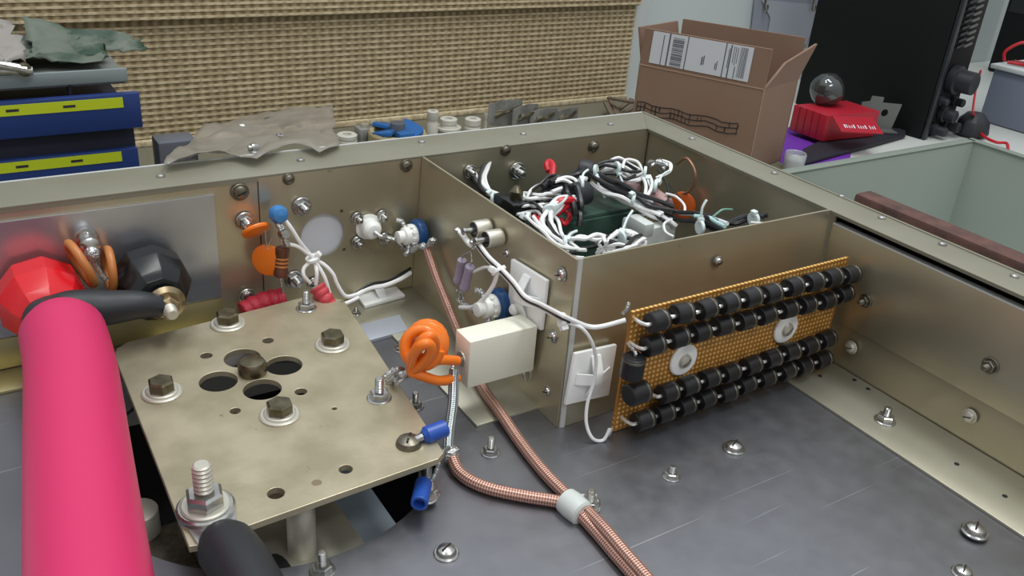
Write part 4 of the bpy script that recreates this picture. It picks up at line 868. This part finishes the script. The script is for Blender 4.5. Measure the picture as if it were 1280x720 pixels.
MB().box((q[0] - .2, q[1] - 2.6, q[2] - .1), (2.0, 1.2, 1.3)).obj('pole', 'light_blue_paint', fan, .1)

def standoff(label, p, r, h, mt='white_plastic', cat='insulator', name='ceramic_standoff', flange=0):
    t = thing(name, label, cat, (p[0], p[1], -8))
    pr = [(r * 1.25, 0), (r * 1.25, .3), (r, .5), (r, h * .55), (r * .9, h * .6), (r * .9, h * .66), (r, h * .7), (r, h - .08), (r * .9, h)]
    MB().lathe(pr + [(r * .45, h), (r * .45, h - .5), (.01, h - .5)], 24, frame((p[0], p[1], -8), (0, 0, 1))).obj('ceramic_body', mt, t)
    if flange: MB().lathe([(r * 1.5, 0), (r * 1.5, .3), (r * 1.0, .3)], 20, frame((p[0], p[1], -8 + h * .35), (0, 0, 1))).obj('flange', mt, t)
standoff('tall white ceramic standoff immediately right of the blue rotor', (28.47,68.75,-8), .75, 3.6, 'off_white')
standoff('low squat white ceramic standoff second to the right of the blue rotor', (31.14,69.3,-8), 1.15, 2.2, 'off_white', flange=1)
standoff('short grey-white ceramic standoff left of the stacked grey clips', (33.52,67.05,-8), 1.05, 2.6, 'off_white')
standoff('white ceramic cup behind the rail, left of the grey cube and blue rotor', (16.65,68.7,-8), 1.25, 1.7, 'off_white')
standoff('thin grey pillar between the white standoffs and the grey clips', (36.42,68.65,-8), .3, 2.6, 'pale_zinc')
gbx = thing('grey_cube', 'small grey-brown block touching the left side of the blue rotor', 'block', (19.2,69.15,-8))
q = V((19.2,69.15,-8)); MB().box((q[0], q[1], -6.9), (2.0, 2.0, 2.2)).obj('body', 'mica_grey', gbx, .1); MB().cyl((q[0], q[1], -5.8), (q[0], q[1], -5.4), .5, 14).obj('button', 'pale_zinc', gbx)

def clip_(label, px, w_, h_, yaw, seed):
    t = thing('spring_clip', label, 'clip', (px[0], px[1], -8))
    R4 = Matrix.Translation((px[0], px[1], -8)) @ Matrix.Rotation(yaw, 4, 'Z')
    sheet_o = sheet('plate', [(-w_ / 2, 0), (w_ / 2, 0), (w_ / 2, h_), (w_ * .1, h_ * 1.05), (-w_ / 2, h_ * .9)], [circ(-w_ * .15, h_ * .55, h_ * .2, 18, h_ * .12)], .12, 'mica_grey', t, R4 @ Matrix.Rotation(PI / 2, 4, 'X'))
    MB().box((0, -1.0, .1), (w_, 2.0, .14), R4).obj('foot', 'mica_grey', t)
    MB().tube([R4 @ V((-w_ * .3, -.3, h_ * .4)), R4 @ V((0, -.9, h_ * .65)), R4 @ V((w_ * .35, -.3, h_ * .75))], .22, 8, 5).obj('spring', 'dark_bolt', t)
for i, (p, w_, h_, yaw, lb) in enumerate((((40.32,70.03,-8), 5.0, 3.6, -.15, 'leftmost and tallest of the grey metal clips behind the rail'), ((42.63,68.5,-8), 4.4, 3.2, .1, 'second grey metal clip from the left, behind the rail'), ((45.14,67.67,-8), 4.2, 2.7, -.1, 'third grey metal clip from the left, behind the rail'), ((49.38,68.27,-8), 4.6, 2.2, .12, 'rightmost and lowest of the grey metal clips behind the rail'))):
    clip_(lb, p, w_, h_, yaw, i)
for i, (a, b_, lb) in enumerate((((57.65,69.94,-6), (57.11,66.78,-7.7), 'wooden stick leaning leftmost beside the cardboard box'), ((59.72,71.42,-6.2), (57.82,66.2,-7.6), 'wooden stick leaning second from left beside the cardboard box'), ((58.22,70.21,-5.4), (59.86,66.3,-5.2), 'wooden stick lying across the top of the others beside the cardboard box'), ((62.85,70.2,-6), (57.81,68.16,-7.2), 'wooden stick slanting the other way beside the cardboard box'), ((62.64,68.87,-6.6), (58.16,67.42,-7.5), 'lowest wooden stick beside the cardboard box'))):
    a = V(a); b_ = V(b_); tag(MB().box((0, 0, (b_ - a).length / 2), (.75, .35, (b_ - a).length), frame(a, b_ - a)).obj('wooden_stick', 'wood_stick', None, .05), lb, 'stick')

# cardboard carton
cb_ = thing('cardboard_box', 'open brown cardboard box with a white shipping label on its raised flap', 'box', (60, 50, -8))
FL, FR, BR = V((51.7, 56.8, 3)), V((58.8, 41.9, 3)), V((67.7, 44.5, 3)); BL = FL + (BR - FR)
dn = V((0, 0, -10.9))
nf = (FR - FL).cross(V((0, 0, 1))).normalized(); 
if nf.dot(V((-24, -31, 27)) - FL) < 0: nf = -nf
def wall_(a, b_, nm='side_panel'): 
    n_ = (b_ - a).cross(V((0, 0, 1))).normalized() * .3
    return MB().prism([a, b_, b_ + dn, a + dn], n_).obj(nm, 'cardboard', cb_)
wall_(FR, FL); wall_(BR, FR); wall_(BL, BR); wall_(FL, BL)
MB().prism([FL + dn, FR + dn, BR + dn, BL + dn], (0, 0, .3)).obj('bottom_panel', 'cardboard', cb_)
fh = [V((51.12,56,8.2)), V((58.16,41.2,7.73))]
up_l = V((0, 0, 4.6)) + nf * .3; up_r = V((0, 0, 4.8)) + nf * .3
e = (FR - FL).normalized()
f0, f1 = FL + up_l + e * .3, FR + up_r + e * .1
MB().prism([FL, FR, f1, f0], -nf * .3).obj('flap', 'cardboard', cb_)
back_l, back_r = BL + V((0, 0, 4.9)), BR + V((0, 0, 5.2))
MB().prism([BL, BR, back_r - e * .2, back_l], nf * .3).obj('flap', 'cardboard', cb_)
sd = (BR - FR).normalized()
MB().prism([FR + sd * .3, BR, BR + V((.9, -1.0, 4.6)), FR + V((1.2, -.3, 2.9)) + sd * 2.2], e * -.3).obj('flap', 'cardboard', cb_)
MB().prism([FL + sd * .3, BL, BL + V((-.6, .8, 4.5)), FL + V((-.6, .8, 4.5)) + sd * .3], e * .3).obj('flap', 'cardboard', cb_)
MB().prism([FL + nf * .06 + V((0,0,.08)), FR + nf * .06 + V((0,0,.08)), FR + nf * .06 - V((0,0,.08)), FL + nf * .06 - V((0,0,.08))], -nf * .05).obj('crease', 'cardboard_edge', cb_)
MB().prism([FR + nf * .05, FR + nf * .05 + sd * .25, FR + nf * .05 + sd * .25 + dn, FR + nf * .05 + dn], -nf * .04).obj('corner_edge', 'cardboard_edge', cb_)
# label on the front flap, u along the flap, v up
def fp(u, v, off=.05):
    lo = FL.lerp(FR, u); hi = f0.lerp(f1, u); return lo.lerp(hi, v) + nf * off
def patch(u0, u1, v0, v1, mt, nm, off=.05, th=.02): return MB().prism([fp(u0, v0, off), fp(u1, v0, off), fp(u1, v1, off), fp(u0, v1, off)], nf * th).obj(nm, mt, LBL)
LBL = cb_
LBL = patch(.075, .87, .1, .97, 'paper', 'shipping_label'); lab(LBL, 'white shipping label with bar codes')
mat('print_grey', '#5a5f6e', .7)
for u0, u1, v0, v1 in ((.21, .222, .1, .97), (.36, .368, .1, .97), (.66, .668, .1, .97), (.7, .71, .1, .95), (.165, .172, .1, .9)): patch(u0, u1, v0, v1, 'print_grey', 'printed_line', .075, .01)
rn = random.Random(3); v = .12
while v < .88: 
    hgt = rn.choice((.012, .02, .03)); patch(.245, .335, v, v + hgt, 'print_grey', 'barcode_bar', .075, .01); v += hgt + rn.choice((.012, .02, .025))
u = .775
while u < .835:
    wd = rn.choice((.003, .006)); patch(u, u + wd, .16, .93, 'print_grey', 'barcode_bar', .075, .01); u += wd + rn.choice((.004, .006))
for u0, u1, v0, v1 in ((.49, .5, .3, .52), (.505, .513, .32, .56), (.6, .607, .26, .42), (.612, .618, .24, .48), (.69, .696, .35, .85), (.725, .73, .5, .92), (.74, .745, .45, .92), (.755, .76, .5, .9), (.75, .757, .12, .42)): patch(u0, u1, v0, v1, 'print_grey', 'printed_text', .075, .01)
# printed ladder pattern on the front panel
def bp(u, z, off=.06): p = FL.lerp(FR, u) + nf * off; return V((p.x, p.y, z))
rn = random.Random(8); NL = 26; us = [.03 + .83 * i / NL for i in range(NL + 1)]
for zo in (-3.1, -2.45, -1.8):
    pts_ = [(u, zo + .16 * math.sin(u * 23) + rn.uniform(-.06, .06)) for u in us]
    MB().prism([bp(u, z + .06) for u, z in pts_] + [bp(u, z - .06) for u, z in reversed(pts_)], nf * .02).obj('printed_line', 'ink', cb_)
for i, u in enumerate(us):
    if rn.random() < .75 or i in (0, NL):
        z0_ = -3.1
        for za, zb_ in ((z0_, z0_ + .65), (z0_ + .65, z0_ + 1.3)):
            if rn.random() < .7: MB().prism([bp(u - .003, za), bp(u + .003, za), bp(u + .003 + rn.uniform(-.006, .006), zb_), bp(u - .003, zb_)], nf * .02).obj('printed_bar', 'ink', cb_)

# wall corner, hanging sheet
tag(MB().box((68.0, 77.5, 10), (2.6, 1.6, 40)).obj('trim_1', mat('trim_white', '#c3c9c9', .6), None, .1), kind='structure')
tag(MB().box((74, 79.2, 10), (190, 1.2, 60)).obj('wall_left', 'wall_paint'), kind='structure')
pp = thing('hanging_sheet', 'pale grey-blue sheet hanging from two hooks on the wall behind the carton', 'paper', (102.98,77.8,0.79))
MB().prism([(93.41,77.9,6.4),(93.49,77.9,11.5),(111.41,77.9,10.1),(110.19,77.9,5.09),(108.84,77.9,-2.29),(94.16,77.9,-0.49)], (0, .15, 0)).obj('sheet', 'paper_grey', pp)
MB().prism([(97.69,77.7,3.44),(94.72,77.7,6.41),(109.47,77.7,5.28),(108.41,77.7,-1.65),(97.97,77.7,0.47)], (0, .1, 0)).obj('front_sheet', mat('sheet_blue', '#a3a8b3', .6), pp)
for q in [(95.34,77.4,5.15),(107.39,77.4,4.84)]:
    MB().tube([V(q) + V((0, 0, 6)), V(q) + V((0, -.1, .3)), V(q) + V((.2, -.3, -.4)), V(q) + V((.6, -.3, -.1)), V(q) + V((.6, -.2, .5))], .16, 8, 4).obj('hook', 'dull_steel', pp)

# right-hand clutter
pm = MB().prism([V(q) for q in [(80.21,56.14,-8),(89.89,52.95,-8),(85.57,47.07,-8),(78.1,41.58,-8),(65.42,38.66,-8),(62.28,39.53,-8)]], (0, 0, .15)).obj('purple_mat', 'purple_mat'); tag(pm, 'purple sheet on the bench under the red carton', 'mat')
bp_ = MB().prism([V(q) for q in [(73.69,46.06,-7.8),(80.87,48.42,-7.8),(94.43,49.93,-7.8),(98.05,47.46,-7.8),(95.34,45.47,-7.8),(68.83,41.61,-7.8)]], (0, 0, .5)).obj('black_pad', 'black_pad', None, .1); tag(bp_, 'black padded mat lying across the purple sheet', 'mat')
rc = thing('red_carton', 'red cardboard tube carton with its end flap open, beside the black cabinet', 'box', (78.53,48.03,-7.2))
g0, g1 = V((78.58,47.09,-7.15)), V((78.43,53.02,-7.15)); g2 = V((88.92,46.3,-7.15)); hh = V((0, 0, 3.7))
g3 = g1 + (g2 - g0)
MB().prism([g0, g1, g3, g2], hh).obj('carton_body', 'red_card', rc, .08)
for k in range(1, 5):
    a = g0.lerp(g1, k / 5) ; nn = (g1 - g0).cross(V((0, 0, 1))).normalized()
    if nn.dot(V((-24, -31, 0)) - g0) < 0: nn = -nn
    MB().prism([a, a + (g1 - g0) * .012, a + (g1 - g0) * .012 + hh, a + hh], nn * .06).obj('fold', mat('red_dark', '#6f1020', .6) if 'red_dark' not in MATS else 'red_dark', rc)
n2 = V((78.42,42.36,-7.15)) - V((84.23,47.09,-7.15)); n2.z = 0; n2.normalize()
t0, t1 = g0 + hh, g2 + hh
fa = [V((78.98,46.66,-3.5)), V((84.35,44.15,-3.5)), V((82.71,40.69,-4.6)), V((77.47,43.56,-4.6))]
fl = MB().prism(fa, (0, 0, .15)).obj('flap', 'red_card', rc)
e1 = (fa[2] - fa[3]); e2 = fa[0] - fa[3]; rn = random.Random(5)
for k in range(14):
    if k in (5, 10): continue
    s0 = fa[3] + e1 * (.14 + .055 * k) + e2 * .22 + V((0, 0, .17)); wv_ = e1 * rn.choice((.02, .032)); hv = e2 * rn.choice((.16, .22))
    MB().prism([s0, s0 + wv_, s0 + wv_ + hv, s0 + hv], (0, 0, .02)).obj('printed_letter', 'paper', fl)
gl = thing('glass_tube', 'smoky glass radio tube resting on the red carton', 'vacuum tube', (80.76,48.19,-3.4))
q = V((83.71,50.66,-3.4)); dd = V((-.25, .55, 1.0)).normalized()
MB().lathe([(.01, 0), (1.2, .15), (2.0, .8), (2.35, 1.9), (2.3, 3.0), (1.8, 4.0), (1.0, 4.5), (.01, 4.7)], 32, frame(q + V((0, 0, .1)), dd)).obj('envelope', 'glass_dark', gl)
MB().lathe([(.01, 0), (.9, .1), (1.0, 1.6), (.6, 2.6), (.01, 2.7)], 16, frame(q + dd * .8, dd)).obj('anode', 'dull_steel', gl)
br = thing('metal_bracket', 'grey metal bracket with a round hole behind the red carton flap', 'bracket', (93.18,49.15,-7.2))
q = V((92.42,48.56,-7.2)); ed = (V((95.16,48.5,-7.2)) - V((91.31,50.61,-7.2))).normalized()
Fb = Matrix.Translation(q) @ Matrix(((ed.x, 0, -ed.y, 0), (ed.y, 0, ed.x, 0), (0, 1, 0, 0), (0, 0, 0, 1)))
sheet('plate', [(-2.9, 0), (2.2, 0), (2.9, 4.0), (-.1, 4.1), (-.1, 4.9), (-1.9, 5.0), (-2, 4.2), (-3.2, 4.0)], [circ(.6, 2.6, .55, 20)], .2, 'pale_dark', br, Fb)
MB().box((0, .1, -.8), (5, .2, 1.8), Fb).obj('foot', 'pale_dark', br)

cup = thing('small_jar', 'small clear jar with white contents at the carton foot beside the rail', 'jar', (66.8,41.64,-8))
q = V((66.29,41.18,-8)); MB().lathe([(1.1, 0), (1.3, .2), (1.4, 2.3), (1.3, 2.5), (1.2, 2.4), (1.15, .3), (.01, .25)], 24, frame(q, (0, 0, 1))).obj('glass', 'clear_plastic', cup)
MB().lathe([(.01, 0), (1.1, 0), (1.15, 1.3), (.7, 1.7), (.01, 1.8)], 16, frame(q + V((0, 0, .3)), (0, 0, 1))).obj('contents', 'trim_white', cup)

# black instrument cabinet
ins = thing('instrument_cabinet', 'tall black equipment cabinet with control knobs on its right face', 'instrument', (98.52,45.06,-8))
c0 = V((97.74,44.51,-8)); cL = V((89, 62, -8)); cR = c0 + (V((109.23,46.15,-8)) - c0).normalized() * 9.5
cL = c0 + (V((94.74,61.82,-8)) - c0).normalized() * 21.5
HH = V((0, 0, 36)); cB = cL + (cR - c0)
MB().prism([c0, cL, cB, cR], HH).obj('case', 'black_case', ins, .15)
er = (cR - c0).normalized(); nr = V((er.y, -er.x, 0)); 
if nr.dot(cL - c0) > 0: nr = -nr
MB().prism([c0 + nr * .1, c0 + er * 1.1 + nr * .1, c0 + er * 1.1 + nr * .1 + HH, c0 + nr * .1 + HH], nr * .5).obj('edge_trim', 'black_case_edge', ins, .1)
def onp(s_, z_, o_=.1): return c0 + er * s_ + nr * o_ + V((0, 0, z_))
for k in range(9):
    for j in range(2): MB().prism([onp(2.5 + j * 2.6, 13.2 + k * .9), onp(4.6 + j * 2.6, 13.5 + k * .9), onp(4.6 + j * 2.6, 13.8 + k * .9), onp(2.5 + j * 2.6, 13.5 + k * .9)], nr * .3).obj('vent_slat', 'grey_tray' if j else 'black_case_edge', ins)
for s_, z_, r_, L_ in ((4.6, 8.6, 2.1, 3.4), (4.4, 3.4, 1.2, 2.2), (3.0, 1.2, .9, 2.0), (6.3, 1.5, 1.0, 2.4), (7.2, 5, .8, 1.6), (2.6, 5.6, .7, 1.2)):
    MB().lathe([(r_, 0), (r_, L_ * .3), (r_ * .8, L_ * .35), (r_ * .78, L_), (r_ * .6, L_ + .15), (.01, L_ + .15)], 22, frame(onp(s_, z_), nr)).obj('control_knob', 'black_rubber', ins)
for q in ((2.0, 2.0),): MB().prism([c0 - (c0 - cL).normalized() * 5.5 - nr * 0 + V((0, 0, 28)), c0 - (c0 - cL).normalized() * 9 + V((0, 0, 28)), c0 - (c0 - cL).normalized() * 9 + V((0, 0, 32)), c0 - (c0 - cL).normalized() * 5.5 + V((0, 0, 32))], (-.05, -.05, 0)).obj('faint_plate', 'black_case_edge', ins)

# second chassis on the right
ry = thing('empty_chassis', 'empty grey metal tray chassis standing on the bench right of the open chassis', 'chassis', (60, 5, -8))
A0, A1, A2 = V((22.3, 12.4, 6)), V((54.3, 12.4, 6)), V((54.3, -34, 6)); A3 = V((22.3, -34, 6))
def tw(a, b_, n_): return MB().prism([a, b_, b_ + V((0, 0, -13.9)), a + V((0, 0, -13.9))], n_).obj('side_panel', 'tray_grey', ry)
tw(A0, A1, (0, .2, 0)); tw(A1, A2, (.2, 0, 0)); tw(A0, A3, (-.2, 0, 0)); tw(A3, A2, (0, -.2, 0))
MB().prism([A0 + V((0, 0, -13.7)), A1 + V((0, 0, -13.7)), A2 + V((0, 0, -13.7)), A3 + V((0, 0, -13.7))], (0, 0, -.2)).obj('floor_panel', 'tray_grey', ry)
MB().box((38.3, 12.8, 6.05), (32.4, .9, .18)).obj('rim', 'tray_rim', ry, .04)
MB().box((54.6, -10.6, 6.05), (.9, 47.5, .18)).obj('rim', 'tray_rim', ry, .04)
b = MB(); b.prism([(34.2, 9.4, -7.65), (34.2, -32, -7.65), (34.2, -32, 5.0), (34.2, 9.4, 5.0)], (1.9, 0, 0))
tag(b.obj('rusty_plate', 'rust', None, .3), 'thick rusty brown steel plate standing on edge in the grey tray along the rail', 'plate')

# far right bits
bn = thing('storage_bin', 'grey-blue plastic storage bin with a pale rim at the right edge', 'bin', (123.26,46.62,-8))
q = V((118.28,48.22,-8)); qx = V((118.57,35.75,-8)); ex = (qx - q).normalized(); ey = V((-ex.y, ex.x, 0))
if ey.y < 0: ey = -ey
hb_ = V((0, 0, 8.5))
MB().prism([q, q + ex * 16, q + ex * 16 + ey * 12, q + ey * 12], hb_).obj('tub', 'blue_bin', bn, .4)
MB().prism([q - ex * .5 - ey * .5 + hb_, q + ex * 16.5 - ey * .5 + hb_, q + ex * 16.5 + ey * 12.5 + hb_, q - ex * .5 + ey * 12.5 + hb_], (0, 0, .7)).obj('lid', 'trim_white', bn, .15)
lead = thing('test_lead', 'red and black test lead lying on the lid of the storage bin', 'cable', q + hb_)
top = q + hb_ + V((0, 0, 1.1))
for k in range(3):
    MB().tube([top + ex * (1 + a) + ey * (1.5 + b_ + k) for a, b_ in ((0, 0), (2.5, .8), (5, -.4), (8, .5), (11, 2), (9, 3.5), (5, 3))], .24, 8, 5).obj('red_lead', 'red_wire' if k != 1 else 'black_wire', lead)
MB().tube([top + ex * .5 + ey * 1.5, top + ex * .2 + ey * 1.5 + V((0, 0, 1.6)), top + ex * 2 + ey * 3 + V((0, 0, 3.2)), top + ex * 3.5 + ey * 4 + V((0, 0, 1))], .24, 8, 5).obj('red_loop', 'red_wire', lead)
mon = thing('black_case', 'black box at the top right edge behind the storage bin', 'box', q + ex * 8 + ey * 16)
mq = V((158.68,72.04,-8))
MB().prism([mq, mq + ex * 16, mq + ex * 16 + ey * 8, mq + ey * 8], (0, 0, 28)).obj('case', 'black_case', mon, .4)
MB().prism([mq + ex * .8 - ey * .05 + V((0, 0, 12)), mq + ex * 15 - ey * .05 + V((0, 0, 12)), mq + ex * 15 - ey * .05 + V((0, 0, 26)), mq + ex * .8 - ey * .05 + V((0, 0, 26))], -ey * .1).obj('front_panel', 'black_gloss', mon)
ad = thing('power_adapter', 'black adapter block with a small red lead on the white bench behind the tray', 'adapter', (108.1,42.66,-8))
q = V((108.17,43.14,-7.9)); MB().lathe([(2.3, 0), (2.6, .5), (2.3, 2.2), (1.2, 3.4), (.01, 3.5)], 9, frame(q, (0, 0, 1))).obj('body', 'black_rubber', ad, .15)
MB().tube([q + V((0, -1, 1))] + [V(x) for x in [(106.57,39.7,-7.2),(105.93,37.49,-7.2),(107.1,36.69,-7.2),(104.43,34.76,-7.4)]], .22, 8, 5).obj('red_lead', 'red_wire', ad)
MB().tube([q + V((0, 0, 3)), V((105.96,42.49,-4)), V((108.17,44.39,-1)), V((106.36,43.46,2))], .16, 8, 5).obj('red_cable', 'red_wire', ad)

# ---------------------------------------------------------------- groups of alike things
GROUPS = {'ceramic_standoff': 'ceramic standoffs behind the back rail', 'spring_clip': 'grey metal clips behind the back rail', 'wooden_stick': 'wooden sticks beside the carton',
          'tie_mount': 'adhesive cable tie mounts', 'insulator_ring': 'brown insulating rings', 'trimmer': 'blue and white trimmers', 'insulated_terminal': 'faceted terminal knobs',
          'axial_resistor': 'lilac resistor pair', 'ring_terminal': 'blue ring terminals', 'braided_cable': 'copper braided cables', 'ribbed_sleeve': 'ribbed red chokes',
          'dark_clip': 'dark clips on the smoky bag', 'loose_screw': 'loose fixings on the smoky bag'}
for o in list(scene.objects):
    k = o.name.split('.')[0]
    if o.parent is None and k in GROUPS: o['group'] = GROUPS[k]
